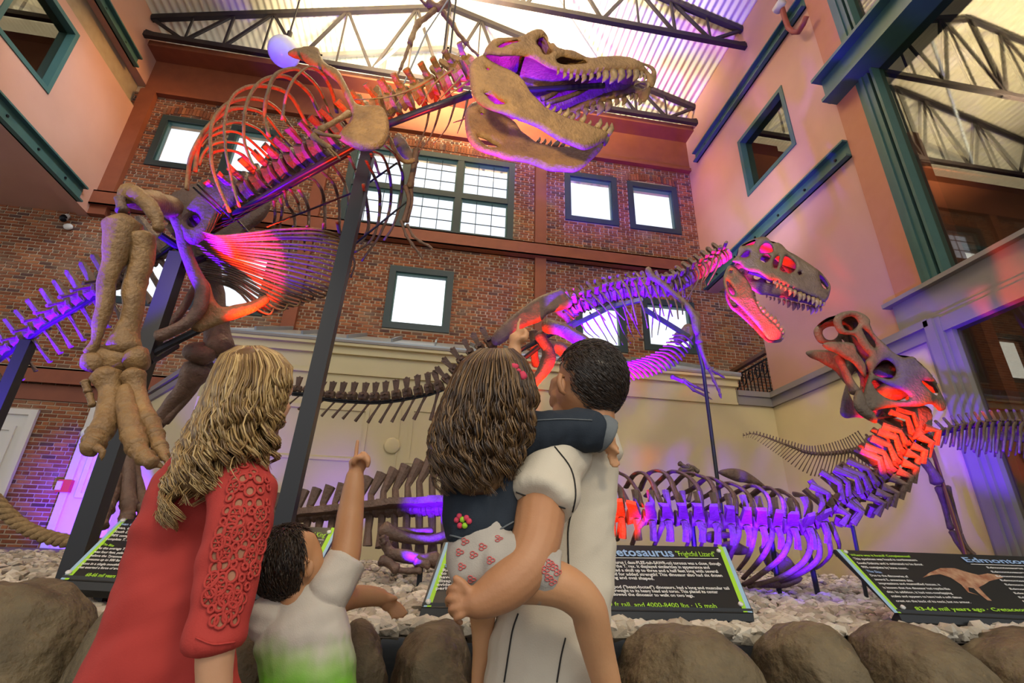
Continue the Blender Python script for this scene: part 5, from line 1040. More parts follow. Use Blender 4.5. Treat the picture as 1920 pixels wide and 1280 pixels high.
# left sign
S = Sign('left black information sign, half hidden by the woman in red', (228,972), (636,990), (572,1112), (112,1086), 3.2, 2.85)
S.quad([(228,973),(233,973),(120,1087),(113,1086)], M['strip_blue']); S.quad([(233,973),(239,973),(128,1087),(120,1087)], M['ink_green'])
S.quad([(622,989),(629,990),(568,1110),(560,1109)], M['ink_green']); S.quad([(629,990),(635,990),(573,1111),(568,1110)], M['strip_blue'])
for p in ((231,977),(129,1075),(617,999)): S.screw(*p)
for t, x0, x1, y, m, h in (('Ivan the T. rex found', 226, 300, 986, 'ink_blue', 6), ('Ivan, the specimen', 219, 285, 993, 'ink_white', 6), ('South Dakota in 2005', 213, 284, 1000, 'ink_white', 6), ('98% complete and the', 207, 279, 1007, 'ink_white', 6), ('complete T. rex yet discovered', 198, 292, 1014, 'ink_white', 6), ('The Bite', 190, 212, 1023, 'ink_green', 6), ('As the average T. rex\'s jaw length', 182, 282, 1031, 'ink_white', 6), ('was four feet, paleontologists', 175, 262, 1038, 'ink_white', 6), ('believe the Tyrannosaurus could', 168, 259, 1045, 'ink_white', 6), ('consume up to 500 lbs of meat and', 160, 258, 1052, 'ink_white', 6), ('bone in a single mouthful using a bite', 152, 260, 1060, 'ink_white', 6), ('that exerted a force of around 12,800 lbs', 145, 262, 1067, 'ink_white', 6), ('68-66 mil years ago ·', 159, 234, 1082, 'ink_green', 9)):
    S.text(t, x0, y-1, x1, y+3, m, h, True)
S.text('"Tyrant Lizard King"', 531, 1004, 613, 1008, 'ink_green', 10, False, .2); S.text('extremely', 567, 1020, 600, 1022, 'ink_white', 6.5, True); S.quad([(540,1008),(607,1012),(607,1013),(540,1009)], M['ink_white'], name='rule')
# right sign
S = Sign('right black information sign with a small picture of a walking brown dinosaur', (1563,1030), (2010,1046), (2150,1172), (1686,1150), 2.9, 2.55)
S.quad([(1567,1030),(1574,1030),(1684,1149),(1677,1149)], M['strip_blue']); S.quad([(1574,1030),(1580,1031),(1690,1150),(1684,1149)], M['ink_green'])
for p in ((1585,1036),(1692,1140)): S.screw(*p)
for t, x0, x1, y, m, h in (('Where was it found? Completeness?', 1596, 1708, 1044, 'ink_green', 6), ('This specimen was found in northwestern', 1602, 1720, 1051, 'ink_white', 6), ('South Dakota and is estimated to be about', 1609, 1731, 1059, 'ink_white', 6), ('90% complete by bone count.', 1617, 1703, 1066.5, 'ink_white', 6), ('The Skin', 1626, 1654, 1074, 'ink_blue', 6), ('Due to the discoveries of', 1633, 1704, 1082, 'ink_white', 6), ('several E. annectens skin', 1641, 1712, 1089.5, 'ink_white', 6), ('impressions and mummified tissues, it', 1649, 1764, 1097, 'ink_white', 6), ('is known that the dinosaur had reptile-like', 1657, 1782, 1105, 'ink_white', 6), ('skin. In addition, it had non-overlapping', 1664, 1786, 1113, 'ink_white', 6), ('scales and appears to have had a soft tissue', 1672, 1804, 1121, 'ink_white', 6), ('crest on the back of its neck, but no armor.', 1681, 1821, 1130, 'ink_white', 6), ('83-66 mil years ago · Cretaceous · North', 1719, 1985, 1146, 'ink_green', 10)):
    S.text(t, x0, y-1, x1, y+1.5, m, h, True)
S.text('Edmontosaurus', 1812, 1054, 1990, 1060, 'ink_blue', 15, True)
S.quad([(1820,1057),(2000,1063),(2000,1064),(1820,1058)], M['ink_white'], name='rule')
for i in range(9): S.text('Edmontosaurus annectens', 1852+i*8.5, 1066+i*8, 1965+i*9, 1069+i*8.2, 'ink_white', 5.8, True)
M['print'] = mat('printed_dinosaur', (.22,.07,.03), rough=.6, var=(.42,.26,.15), vscale=22)
S.quad(sc(M4, [(640,680),(680,650),(740,625),(820,625),(900,650),(960,665),(1010,655),(1080,665),(1100,680),(1060,690),(1020,700),(990,720),(960,735),(1000,780),(1035,812),(1010,810),(960,770),(930,740),(900,735),(905,760),(960,780),(900,765),(860,720),(800,680),(740,660),(690,665)]), M['print'], name='dinosaur_picture')

# ------------------------------------------------------------------ rope, lamps, small fittings
M['rope'] = mat('brown_rope', (.30,.2,.09), rough=.9, var=(.18,.11,.05), vscale=40, bump=.5, bscale=120)
Q = smooth_path([(-60,880),(0,948),(40,985),(95,1008),(165,1019),(260,1022),(340,1010)], 90); P3 = [at(x,y,4.6) for x, y in Q]
rp = thing('rope', P3[10], 'thick twisted brown barrier rope sagging before the dark brick wall at lower left', 'rope')
for k in range(3):
    mb = MB(); pts = []
    for i, p in enumerate(P3): a = i*.75 + k*2.094; t = (P3[min(i+1,89)]-P3[max(i-1,0)]).normalized(); n = t.cross(Vector((0,1,0))).normalized(); pts.append(p + n*.026*math.cos(a) + Vector((0,1,0))*.026*math.sin(a))
    mb.tube(pts, .028, 6); mb.build('strand', M['rope'], rp, True)
M['opal'] = mat('opal_glass', (.75,.74,.74), rough=.2, sss=.2)
g = thing('pendant_lamp', at(533,100,7.4), 'white glass dome pendant lamp hanging above the ribs before the glazed gable', 'lamp')
p = at(533,97,7.4); r = 29*pxm(p); mb = MB(); mb.ball(p, (r,r,r*.95), 20, 12); mb.build('shade', M['opal'], g, True)
mb = MB(); mb.tube([p+Vector((0,0,r*.9)), p+Vector((0,0,r+.25))], .05, 8); mb.tube([p+Vector((0,0,r+.2)),(p.x,p.y,13.2)], .018, 6); mb.build('stem', M['truss'], g)
p = at(167,812,9.7); mb = MB(); mb.ball(p, 13*pxm(p), 16, 10); mb.tube([p,(p.x,9.98,p.z)], .03, 8); g = mb.build('globe_lamp', M['opal'], smooth=True); tag(g, 'small white globe lamp by the white door, beside the raised skeletal foot', 'lamp')
p = at(122,911,9.93); f = thing('fire_alarm', (p.x,p.y,p.z-.1), 'small red and white fire alarm box on the purple lit brick', 'alarm')
mb = MB(); mb.box((p.x-.1,p.y-.05,p.z-.1),(p.x+.1,p.y+.05,p.z+.1)); mb.build('housing', mat('alarm_red', (.5,.03,.03), rough=.3), f); mb = MB(); mb.box((p.x-.1,p.y-.07,p.z-.07),(p.x-.02,p.y-.05,p.z+.07)); mb.build('strobe', M['white_paint'], f)
p = at(119,409,9.9); cm = thing('security_camera', (p.x,p.y,p.z-.1), 'small black and white security camera high on the brick under the gallery', 'camera'); mb = MB(); mb.ball(p, (.07,.07,.08), 10, 6); mb.build('dome', M['iron'], cm, True); mb = MB(); mb.tube([(p.x+.02,9.95,p.z+.1),(p.x+.02,9.9,p.z-.02)], .05, 8); mb.build('bracket', M['white_paint'], cm)
p = at(128,425,9.95); mb = MB(); mb.ball(p, (.09,.06,.07), 10, 6); tag(mb.build('round_fitting', M['white_paint'], smooth=True), 'small round white fitting on the brick below the security camera', 'fixture')
pp = mat('red_pipe', (.26,.06,.035), rough=.45)
sp = thing('sprinkler_pipe', atx(1480,40,6.1), 'bent red sprinkler pipe near the top of the right wall', 'pipe'); mb = MB(); mb.tube([atx(*p,6.1) for p in ((1455,-40),(1462,0),(1472,35),(1478,52),(1487,60),(1497,60),(1506,45),(1512,30))], .05, 8); mb.build('pipe', pp, sp, True); p = atx(1461,12,6.05); mb = MB(); mb.tube([p-Vector((0,.1,0)), p+Vector((0,.1,0))], .09, 8); mb.build('fitting', M['white_paint'], sp, True)
# flying reptile hung from the truss, and neck cables
hs = thing('flying_reptile_skeleton', at(822,12,6.4), 'small tan flying reptile skeleton hanging from the roof truss above the skeleton neck', 'skeleton')
def hb(P, nm='wing_bone', r=5): limb_bone(nm, [(x,y,6.4,r) for x, y in P], B, hs, amp=.02)
hb([(815,18),(800,32),(785,42)]); hb([(785,42),(776,60),(768,82)]); hb([(768,82),(758,112),(750,130)], r=3); hb([(750,130),(744,142),(739,152)], r=2)
hb([(832,24),(842,38),(850,48)]); hb([(850,48),(862,66),(874,82)], r=4); hb([(874,82),(886,94),(898,104)], r=2.5); hb([(805,8),(822,14),(838,4)], 'body_bone', 8); hb([(838,4),(844,-10),(852,-22)], 'neck_bone', 5); hb([(800,10),(786,-4),(776,-14)], 'tail_bone', 3)
for nm, x, y0 in (('neck', 827, 140), ('neck', 842, 118)):
    a = at(x,y0,2.95); mb = MB(); mb.tube([a,(a.x,a.y,13.5)], .008, 6); mb.build('cable', M['truss'], rx)
mb = MB(); mb.tube([at(756,160,5.0), at(800,60,5.0), at(860,-30,5.0)], .012, 6); tag(mb.build('cable', M['metal_roof']), 'slanting pale steel cable beside the hanging flying reptile', 'cable')

# ------------------------------------------------------------------ coloured spots over the gravel bed, some lifted close to their bones
def display_spot(px, py, Y, base, e, col, ang, blend=.5, near=0):
    tgt = at(px, py, Y); a = Vector((base[0], base[1], gz(*base)+.12)); p = lerp(a, tgt, near)
    if near: ang = min(150, math.degrees(2*math.atan(math.tan(math.radians(ang/2))/(1-near))))  # lamp hangs in mid-air nearer its bone, so less light spills on walls
    light('spot_lamp', 'SPOT', p, e*(1 if col is PURW else 2.1)*(1-near)**2, col, tgt, .035, ang, blend)
display_spot(190,560,3.1,(-3.5,2.9),1300,PUR,26); display_spot(120,580,4.9,(-3.6,4.3),2200,PUR,30); display_spot(335,485,3.8,(-3.0,3.3),3800,PUR,13); display_spot(60,640,5.2,(-4.2,5.0),2400,PUR,34)
display_spot(465,485,3.75,(-1.25,3.7),4200,RED,16,.7); display_spot(530,225,3.0,(-.95,2.9),1000,RED,34,.7, near=0.5); display_spot(900,150,2.8,(-.5,3.7),700,RED,24,.7, near=0.6)
display_spot(1010,230,2.8,(.75,3.3),2900,PUR,22, near=0.5)
display_spot(1230,290,9.9,(2.0,6.6),420,RED,22,.9); display_spot(1000,520,9.8,(1.0,7.2),260,RED,20,.9)
display_spot(1180,560,5.4,(2.0,4.75),13000,PUR,34, near=0.45); display_spot(1120,540,5.5,(1.0,4.0),7500,PUR,24, near=0.4); display_spot(1415,585,5.1,(3.75,4.7),6240,RED,17, near=0.62); display_spot(1020,650,5.6,(1.35,5.0),2560,RED,20, near=0.5); display_spot(1530,530,5.1,(4.5,4.9),1600,PUR,10, near=0.55); display_spot(1240,690,5.2,(1.7,4.6),5400,PUR,24, near=0.5); display_spot(1380,500,5.2,(3.4,5.0),2400,PUR,15, near=0.5);
display_spot(1480,960,4.05,(2.35,3.2),780,PUR,54, near=0.2); display_spot(1300,940,4.2,(1.9,3.2),520,PUR,56); display_spot(1165,960,4.2,(1.25,3.35),364,RED,26, near=0.2); display_spot(1690,800,3.75,(2.5,2.9),1900,RED,20, near=0.45); display_spot(1690,680,3.6,(3.1,2.5),330,PUR,13, near=0.4)
display_spot(1850,820,4.2,(3.2,3.2),1120,PUR,30, near=0.3); display_spot(1780,960,4.9,(3.6,4.2),70,PUR,26)
display_spot(215,940,9.9,(-3.9,7.6),3400,PURW,46,.7); display_spot(350,700,8.6,(-2.9,6.6),800,PURW,30,.8); display_spot(640,930,8.2,(-1.0,7.2),150,PURW,56,.9); display_spot(480,790,8.2,(-2.0,7.2),170,PURW,50,.9); display_spot(830,900,4.8,(-.1,4.0),260,PUR,44,.8)
light('spot_lamp', 'SPOT', (3.1,4.2,2.0), 160, PURW, atz(1480,1115,.95), .04, 60, .8)
display_spot(1590,650,3.6,(2.1,2.9),420,RED,14,.6,.4)

# ------------------------------------------------------------------ people
from mathutils.bvhtree import BVHTree
def skin_mat(name, c, c2):
    return mat(name, c, rough=.5, spec=.35, var=c2, vscale=7, bump=.06, bscale=90, sss=.12)
M['skin_a'] = skin_mat('skin_man', (.42,.20,.095), (.36,.16,.07)); M['skin_b'] = skin_mat('skin_child', (.52,.27,.13), (.46,.22,.1)); M['skin_c'] = skin_mat('skin_woman', (.55,.30,.17), (.5,.26,.14))
def hair_mat(name, cols, rough=.35):
    m = mat(name, cols[0], rough=rough, spec=.5); nt = m.node_tree; b = nt.nodes['Principled BSDF']; ge = nt.nodes.new('ShaderNodeNewGeometry')
    r = nt.nodes.new('ShaderNodeValToRGB'); e = r.color_ramp.elements; e[0].color = (*cols[0],1); e[1].color = (*cols[-1],1)
    for i, c in enumerate(cols[1:-1]): q = e.new((i+1)/(len(cols)-1)); q.color = (*c,1)
    nt.links.new(ge.outputs['Random Per Island'], r.inputs[0]); nt.links.new(r.outputs[0], b.inputs['Base Color']); return m
M['blonde'] = hair_mat('blonde_hair', [(.10,.05,.018),(.24,.135,.045),(.38,.23,.08),(.5,.34,.14),(.17,.09,.03)])
M['brown_hair'] = hair_mat('brown_hair', [(.022,.011,.006),(.055,.027,.011),(.11,.055,.02),(.20,.11,.04),(.03,.015,.007)])
M['dark_hair'] = hair_mat('dark_hair', [(.012,.008,.006),(.03,.018,.011),(.05,.03,.018)])
M['boy_hair'] = hair_mat('boy_hair', [(.010,.006,.004),(.025,.013,.007),(.045,.025,.012)])
def cloth(name, c, c2, bs=260, rough=.8): return mat(name, c, rough=rough, spec=.2, var=c2, vscale=4, bump=.12, bscale=bs)
M['coral'] = cloth('coral_knit', (.44,.05,.038), (.36,.036,.028)); M['polo'] = cloth('off_white_polo', (.56,.49,.38), (.5,.43,.33)); M['denim'] = cloth('dark_denim', (.024,.031,.041), (.011,.015,.022))
M['jeans'] = cloth('jeans', (.03,.04,.07), (.02,.03,.05)); M['shoe'] = mat('shoe', (.03,.025,.02)); M['seam'] = mat('seam_thread', (.02,.018,.016), rough=.8); M['skirt'] = cloth('pale_grey_skirt', (.42,.37,.31), (.35,.31,.26)); M['pink'+'_print'] = mat('pink_print', (.55,.12,.11), rough=.8)
M['cuff'] = cloth('turned_denim_cuff', (.14,.15,.15), (.1,.11,.12)); M['lips'] = mat('lips', (.4,.13,.09), rough=.4); M['eye'] = mat('eye_white', (.7,.68,.64), rough=.2); M['iris'] = mat('iris', (.05,.03,.02), rough=.2); M['bow'] = cloth('pink_bow', (.6,.06,.1), (.5,.04,.08)); M['offwhite'] = cloth('white_cuff', (.6,.55,.47), (.55,.5,.42))
_tm = cloth('dip_dyed_tee', (.56,.5,.42), (.5,.44,.36)); M['tee'] = _tm; _nt = _tm.node_tree; _ge = _nt.nodes.new('ShaderNodeNewGeometry'); _sx = _nt.nodes.new('ShaderNodeSeparateXYZ'); _nt.links.new(_ge.outputs['Position'], _sx.inputs[0])
_nz = _nt.nodes.new('ShaderNodeTexNoise'); _nz.inputs['Scale'].default_value = 6; _ma = _nt.nodes.new('ShaderNodeMath'); _ma.operation = 'MULTIPLY_ADD'; _ma.inputs[1].default_value = .12; _nt.links.new(_nz.outputs['Fac'], _ma.inputs[0]); _nt.links.new(_sx.outputs['Z'], _ma.inputs[2])
_rp = _nt.nodes.new('ShaderNodeMapRange'); _rp.inputs['From Min'].default_value = .86; _rp.inputs['From Max'].default_value = .99; _nt.links.new(_ma.outputs[0], _rp.inputs['Value'])
_cr = _nt.nodes.new('ShaderNodeValToRGB'); _cr.color_ramp.elements[0].color = (.16,.42,.03,1); _cr.color_ramp.elements[1].color = (.56,.5,.42,1); _q = _cr.color_ramp.elements.new(.45); _q.color = (.30,.45,.14,1); _nt.links.new(_rp.outputs[0], _cr.inputs[0]); _nt.links.new(_cr.outputs[0], _nt.nodes['Principled BSDF'].inputs['Base Color'])
def fuse(mb, name, m, parent, voxel=.009, smooth_n=4, folds=0, fscale=(3,3,9), factor=.5):
    o = mb.build(name, m, parent, True); r = o.modifiers.new('fuse', 'REMESH'); r.mode = 'VOXEL'; r.voxel_size = voxel; r.use_smooth_shade = True
    if smooth_n: s = o.modifiers.new('smooth', 'SMOOTH'); s.iterations = smooth_n; s.factor = factor
    bpy.context.view_layer.update(); me = bpy.data.meshes.new_from_object(o.evaluated_get(bpy.context.evaluated_depsgraph_get())); o.modifiers.clear(); o.data = me
    if not me.materials: me.materials.append(m)
    me.polygons.foreach_set('use_smooth', [True]*len(me.polygons))
    if folds:
        org = wloc(parent)
        ns = [v.normal.copy() for v in me.vertices]
        for v, vn in zip(me.vertices, ns):
            p = v.co + org; q = Vector((p.x*fscale[0]+p.z*2, p.y*fscale[1], p.z*fscale[2]-p.x*4)); v.co += vn*((mnoise.noise(q) + mnoise.noise(q*2.3)*.45 + .45)*folds)
    return o
def pt(mb, P, seg=14, ratio=1.0, n=None, end=.6):
    pts, rad = ptube_pts(P, n or 4*len(P)); a = (pts[0]-pts[1]).normalized(); b = (pts[-1]-pts[-2]).normalized()
    mb.tube([pts[0]+a*rad[0]*.6*min(1,ratio)] + pts + [pts[-1]+b*rad[-1]*end*min(1,ratio)], [rad[0]*.6] + rad + [rad[-1]*(.6 if end > .3 else .93)], seg, ratio); return pts, rad
def pball(mb, px, py, Y, rx_, ry_=None, rd=None):
    p = at(px, py, Y); s = pxm(p); ry_ = ry_ or rx_; mb.ball(p, (rx_*s, (rd or rx_)*s, ry_*s), 20, 14); return p
def tree(o):
    me = o.data; w = wloc(o); return BVHTree.FromPolygons([v.co + w for v in me.vertices], [tuple(p.vertices) for p in me.polygons])
def on(bv, px, py, lift=.002):
    d = Vector(ray(px,py)).normalized(); h = bv.ray_cast(Vector((0,0,EYE)), d)
    return (None, None) if h[0] is None else (h[0] + h[1]*lift, h[1])
def line_on(bv, P, r, name, m, parent, n=24):
    pts = [on(bv, *q)[0] for q in smooth_path(P, n)]; pts = [p for p in pts if p]
    if len(pts) > 2: mb = MB(); mb.tube(pts, r, 6); mb.build(name, m, parent, True)
def hand(mb, wrist, palm, tips, thumb, Y, r):
    """palm plus four bent fingers and a thumb; every finger is (knuckle, middle joint, tip) in photo pixels"""
    pt(mb, [(*wrist,Y,r*1.0),((wrist[0]+palm[0])/2,(wrist[1]+palm[1])/2,Y,r*1.25),(*palm,Y,r*1.45)], 12, .65)
    for i, f in enumerate(tips): pt(mb, [(q[0],q[1],Y+(q[2] if len(q)>2 else 0),r*.40*(1-.10*k)) for k, q in enumerate(f)], 8)
    pt(mb, [(q[0],q[1],Y+(q[2] if len(q)>2 else -.02),r*.52*(1-.12*k)) for k, q in enumerate(thumb)], 8)
rh = random.Random(4)
def locks(parent, name, m, rows, Yc, depth, nclump, per, ends, wave, r, seg=4, behind=.2):
    """long hair in wavy clumps: rows = (y, left, right) limits of the mass; strands of a clump wave together and gather towards its tip"""
    mb = MB(); y0 = rows[0][0]
    for c in range(nclump):
        ac = (c + rh.random())/nclump; sgn = 1 if rh.random() > behind else -.6; ph = rh.uniform(0,6.3); ye = lerp(ends[0], ends[1], ac) - abs(rh.gauss(0,1))*.16*(lerp(ends[0], ends[1], ac)-rows[1][0]); wv = wave*rh.uniform(.6,1.35); wl = rh.uniform(62,88); layc = rh.random(); tone = rh.random()
        for k in range(per):
            da = rh.gauss(0,1)*.035; dl = rh.gauss(0,.10); yend = ye - abs(rh.gauss(0,10)); P = []; nst = 20; p2 = ph + rh.gauss(0,.25)
            for i in range(nst):
                t = i/(nst-1); y = lerp(y0, yend, t); L = interp([(q[0],q[1]) for q in rows], y); R_ = interp([(q[0],q[2]) for q in rows], y)
                u = min(.995, max(.005, ac + da*(1.15-.75*t))); x = lerp(L, R_, u); dpt = math.sqrt(max(0, 1-(2*u-1)**2)); dd = depth*interp([(0,.2),(.1,.7),(.3,1),(1,.85)], t)
                amp = wv*interp([(0,0),(.25,.12),(.5,.6),(1,1.1)], t); a = (y-y0)*6.283/wl + p2
                P.append((x + amp*math.sin(a), y + amp*.25*math.cos(a*1.0), Yc - sgn*dd*dpt*(.86+.14*layc+dl) - .0016*amp*math.cos(a), r*interp([(0,.6),(.15,1),(.7,1.0),(1,.2)], t)))
            pts = [at(*q[:3]) for q in P]; mb.tube(pts, [q[3]*pxm(p) for q, p in zip(P, pts)], seg, .8, cap=False)
    return mb.build(name, m, parent, True)
def short_hair(parent, name, m, c, rad, keep, n, length, r, flow):
    mb = MB(); c = Vector(c)
    for k in range(n):
        th = math.acos(rh.uniform(-1,1)); ph = rh.uniform(0,6.283); nrm = Vector((math.sin(th)*math.cos(ph), math.sin(th)*math.sin(ph), math.cos(th)))
        p = c + Vector((nrm.x*rad.x, nrm.y*rad.y, nrm.z*rad.z))
        if not keep(p, nrm): continue
        f = Vector(flow(nrm)) + Vector((rh.uniform(-.3,.3),rh.uniform(-.3,.3),rh.uniform(-.3,.3))); f = (f - nrm*f.dot(nrm)); f = f.normalized() if f.length > 1e-4 else f
        L = length*rh.uniform(.7,1.3); mb.tube([p, p+nrm*L*.16+f*L*.35, p+nrm*L*.2+f*L*.75, p+nrm*L*.14+f*L*1.1], [r, r, r*.8, r*.15], 4)
    return mb.build(name, m, parent, True)
def legs(mb, hip, dx, r0, r1, zf=.09, knee=None):
    for s in (-1, 1):
        a = Vector((hip.x+s*dx, hip.y, hip.z)); k = Vector((hip.x+s*dx*1.05, hip.y-.01, hip.z*.53)); f = Vector((hip.x+s*dx*1.1, hip.y, zf)); mb.tube([a+Vector((0,0,.1)), a, lerp(a,k,.5), k, lerp(k,f,.4), f], [r0*.9, r0, r0*.88, r1*1.12, r1*1.1, r1*.8], 14)
def shoes(parent, hip, dx, L, back=-1):
    for s in (-1, 1): mb = MB(); x = hip.x+s*dx*1.1; mb.tube([(x,hip.y-.06,.045),(x,hip.y,.06),(x,hip.y+L*.5,.045),(x,hip.y+L*.72,.03)], [.04,.048,.045,.028], 10); mb.build('shoe', M['shoe'], parent, True)
# ---- man in the polo shirt
hp = at(1035,1290,1.62); mn = thing('person', (hp.x,hp.y,0), 'man with short dark hair in an off-white polo shirt, carrying the girl on his arm', 'person')
b = MB(); Ym = 1.6
hc = pball(b, 1108,712,Ym,62,70,70); pball(b, 1090,742,Ym,48,44,52)
pt(b, [(1112,770,Ym,40),(1112,810,Ym,42),(1112,850,Ym,50)])
pt(b, [(1048,742,Ym+.03,17),(1040,757,Ym+.05,12)]); pt(b, [(1046,716,Ym+.04,14),(1036,738,Ym+.06,9)]); pball(b, 1052,772,Ym+.03,17)      # cheek, nose, chin turned up to the left
pt(b, [(1083,862,1.62,56),(1086,950,1.62,60),(1054,1100,1.62,86),(1033,1290,1.62,104)], 18, .6)
pt(b, [(1050,865,1.5,42),(1020,920,1.42,45),(1012,960,1.38,49),(1004,1015,1.33,47),(985,1062,1.30,45),(948,1098,1.29,44),(910,1122,1.29,35),(884,1132,1.29,27)], 16)
hand(b, (880,1134), (866,1128), [[(864,1106,-.02),(846,1102,-.01),(840,1112,.04)], [(860,1122,-.02),(841,1122,-.01),(840,1134,.04)], [(862,1138,-.02),(845,1142,-.01),(850,1153,.04)], [(868,1152,-.02),(856,1159,-.01),(864,1167,.04)]], [(880,1110),(866,1092),(853,1083)], 1.3, 19)
pt(b, [(1108,880,1.66,36),(1106,950,1.74,30),(1090,1030,1.8,26)], 12)
legs(b, Vector((hp.x,hp.y,.7)), .085, .085, .065)
bd = fuse(b, 'body', M['skin_a'], mn, .0046, 6)
e = MB(); ec = at(1057,722,Ym-.075); s = pxm(ec); e.tube([ec+Vector((.0,0,.028)), ec+Vector((-.014,-.012,.03)), ec+Vector((-.02,-.014,.005)), ec+Vector((-.012,-.008,-.022)), ec+Vector((.004,0,-.03))], [.006,.008,.009,.008,.005], 8); e.ball(ec+Vector((-.006,-.002,0)), (.012,.008,.026), 10, 8); e.build('ear', M['skin_a'], mn, True)
hr = Vector((66*pxm(hc), 76*pxm(hc), 74*pxm(hc)))
def keep_m(p, n):
    x, y = project(p); lim = interp([(630,1040),(680,1052),(700,1066),(740,1070),(760,1076),(800,1086)], y)
    return y < 776 and (x > lim or n.z > .75)
cap = MB(); cap.ball(hc, (hr.x*.985, hr.y*.985, hr.z*.985), 24, 18); cap.f = [f for f in cap.f if all(keep_m(cap.v[i], (cap.v[i]-hc).normalized()) for i in f)]; cap.build('hair_cap', M['dark_hair'], mn, True)
short_hair(mn, 'hair', M['dark_hair'], hc, hr, keep_m, 5000, .024, .0012, lambda n: (.9-n.z*.3, -.35, -1.0 if n.z < .6 else -.25))
b = MB()
pt(b, [(1108,838,1.61,46),(1083,866,1.62,70),(1086,950,1.62,68),(1058,1060,1.62,90),(1036,1180,1.62,110),(1034,1300,1.62,126),(1036,1400,1.62,140),(1036,1450,1.62,142)], 22, .7)
pt(b, [(1062,852,1.54,48),(1032,895,1.44,55),(1013,944,1.37,57)], 18, end=.06); pt(b, [(1112,862,1.6,38),(1116,900,1.64,36)], 16); pt(b, [(1110,812,1.6,44),(1108,845,1.6,54)], 18, .9)
po = fuse(b, 'polo_shirt', M['polo'], mn, .007, 3, .015, (4,4,9)); bv = tree(po)
line_on(bv, [(1040,838),(1070,880),(1078,930),(1066,990),(1066,1060)], .0022, 'piping', M['seam'], mn); line_on(bv, [(972,1150),(962,1180),(955,1220),(946,1279)], .0022, 'piping', M['seam'], mn); line_on(bv, [(1060,1195),(1052,1230),(1044,1279)], .0022, 'piping', M['seam'], mn); line_on(bv, [(968,922),(1010,936),(1060,952)], .0018, 'sleeve_stitch', M['seam'], mn)
b = MB(); legs(b, Vector((hp.x,hp.y,.68)), .085, .1, .08, .06); b.tube([(hp.x,hp.y,.6),(hp.x,hp.y,.74)], .16, 16, .6); fuse(b, 'trousers', M['jeans'], mn, .012, 3); shoes(mn, hp, .1, .24)
# ---- girl on his arm
gp = at(905,1090,1.4); gl = thing('person', gp, 'small girl with long wavy brown hair and denim jacket, carried by the man', 'person')
b = MB(); Yg = 1.4
pball(b, 928,735,Yg,60,66,62); pt(b, [(925,790,Yg,26),(915,830,Yg,28)])
pt(b, [(910,850,Yg,50),(900,950,Yg,54),(905,1040,Yg,58),(912,1085,Yg,54)], 16, .7)
pt(b, [(960,830,1.44,30),(1030,812,1.44,27),(1100,810,1.46,25),(1138,826,1.47,21)], 12)
hand(b, (1140,828), (1150,845), [[(1153,856),(1160,866),(1160,874)], [(1149,858),(1156,870),(1155,878)], [(1144,857),(1150,870),(1149,877)], [(1140,855),(1144,866),(1143,872)]], [(1146,838),(1156,844),(1160,852)], 1.47, 10)
pt(b, [(948,790,1.45,24),(962,720,1.5,20),(962,680,1.52,17),(965,650,1.52,13)], 12)
hand(b, (965,650), (969,632), [[(969,622,0),(972,609,0),(975,597,0)], [(977,622,-.01),(984,617,-.02),(986,627,-.03)], [(981,626,-.01),(989,623,-.02),(988,634,-.03)], [(981,633,-.01),(988,632,-.02),(984,641,-.025)]], [(968,640,-.02),(976,634,-.03),(984,631,-.035)], 1.52, 11)
pt(b, [(930,1085,1.36,46),(1000,1085,1.33,44),(1060,1100,1.32,40),(1100,1135,1.34,36),(1112,1180,1.37,34),(1124,1230,1.4,31),(1142,1300,1.43,27),(1152,1360,1.45,24)], 14)
pt(b, [(905,1090,1.5,40),(905,1150,1.62,26),(904,1210,1.66,19),(898,1270,1.68,15),(895,1330,1.68,14)], 12)
pt(b, [(1152,1360,1.45,22),(1165,1395,1.48,16)], 10)
fuse(b, 'body', M['skin_b'], gl, .0075, 3)
b = MB()
pt(b, [(915,835,Yg,48),(905,870,Yg,60),(900,930,Yg,63),(902,975,Yg,66),(905,1000,Yg,67)], 18, .84, end=.06); pt(b, [(955,835,1.43,38),(1000,815,1.43,38),(1060,808,1.44,36),(1118,810,1.45,34)], 16); pt(b, [(945,850,1.45,36),(955,790,1.47,32)], 14)
jk = fuse(b, 'denim_jacket', M['denim'], gl, .007, 2, .014, (12,12,9)); bv = tree(jk)
b = MB(); pt(b, [(1122,808,1.455,36),(1138,818,1.46,36)], 18, end=.06); fuse(b, 'jacket_cuff', M['cuff'], gl, .006, 2)
line_on(bv, [(845,1003),(880,1010),(910,1004),(940,990),(962,978)], .0022, 'hem_stitch', M['cuff'], gl); line_on(bv, [(990,790),(1050,786),(1110,788)], .0018, 'sleeve_stitch', M['cuff'], gl)
for px, py, m in ((857,975,'bow'), (862,968,'bow'), (868,974,'ink_green'), (875,971,'bow'), (880,977,'bow'), (863,985,'bow'), (872,985,'ink_green')):
    p, nn = on(bv, px, py, .002)
    if p: q = MB(); q.ball(p, .0075, 8, 5); q.build('embroidered_flower', M[m], gl, True)
b = MB(); pt(b, [(902,985,1.4,54),(905,1030,1.38,64),(912,1078,1.37,62)], 18, .8); pt(b, [(930,1060,1.36,56),(990,1062,1.33,54),(1042,1078,1.32,47)], 16, end=.06)
sk_ = fuse(b, 'floral_skirt', M['skirt'], gl, .007, 3, .012, (9,9,9)); bv = tree(sk_)
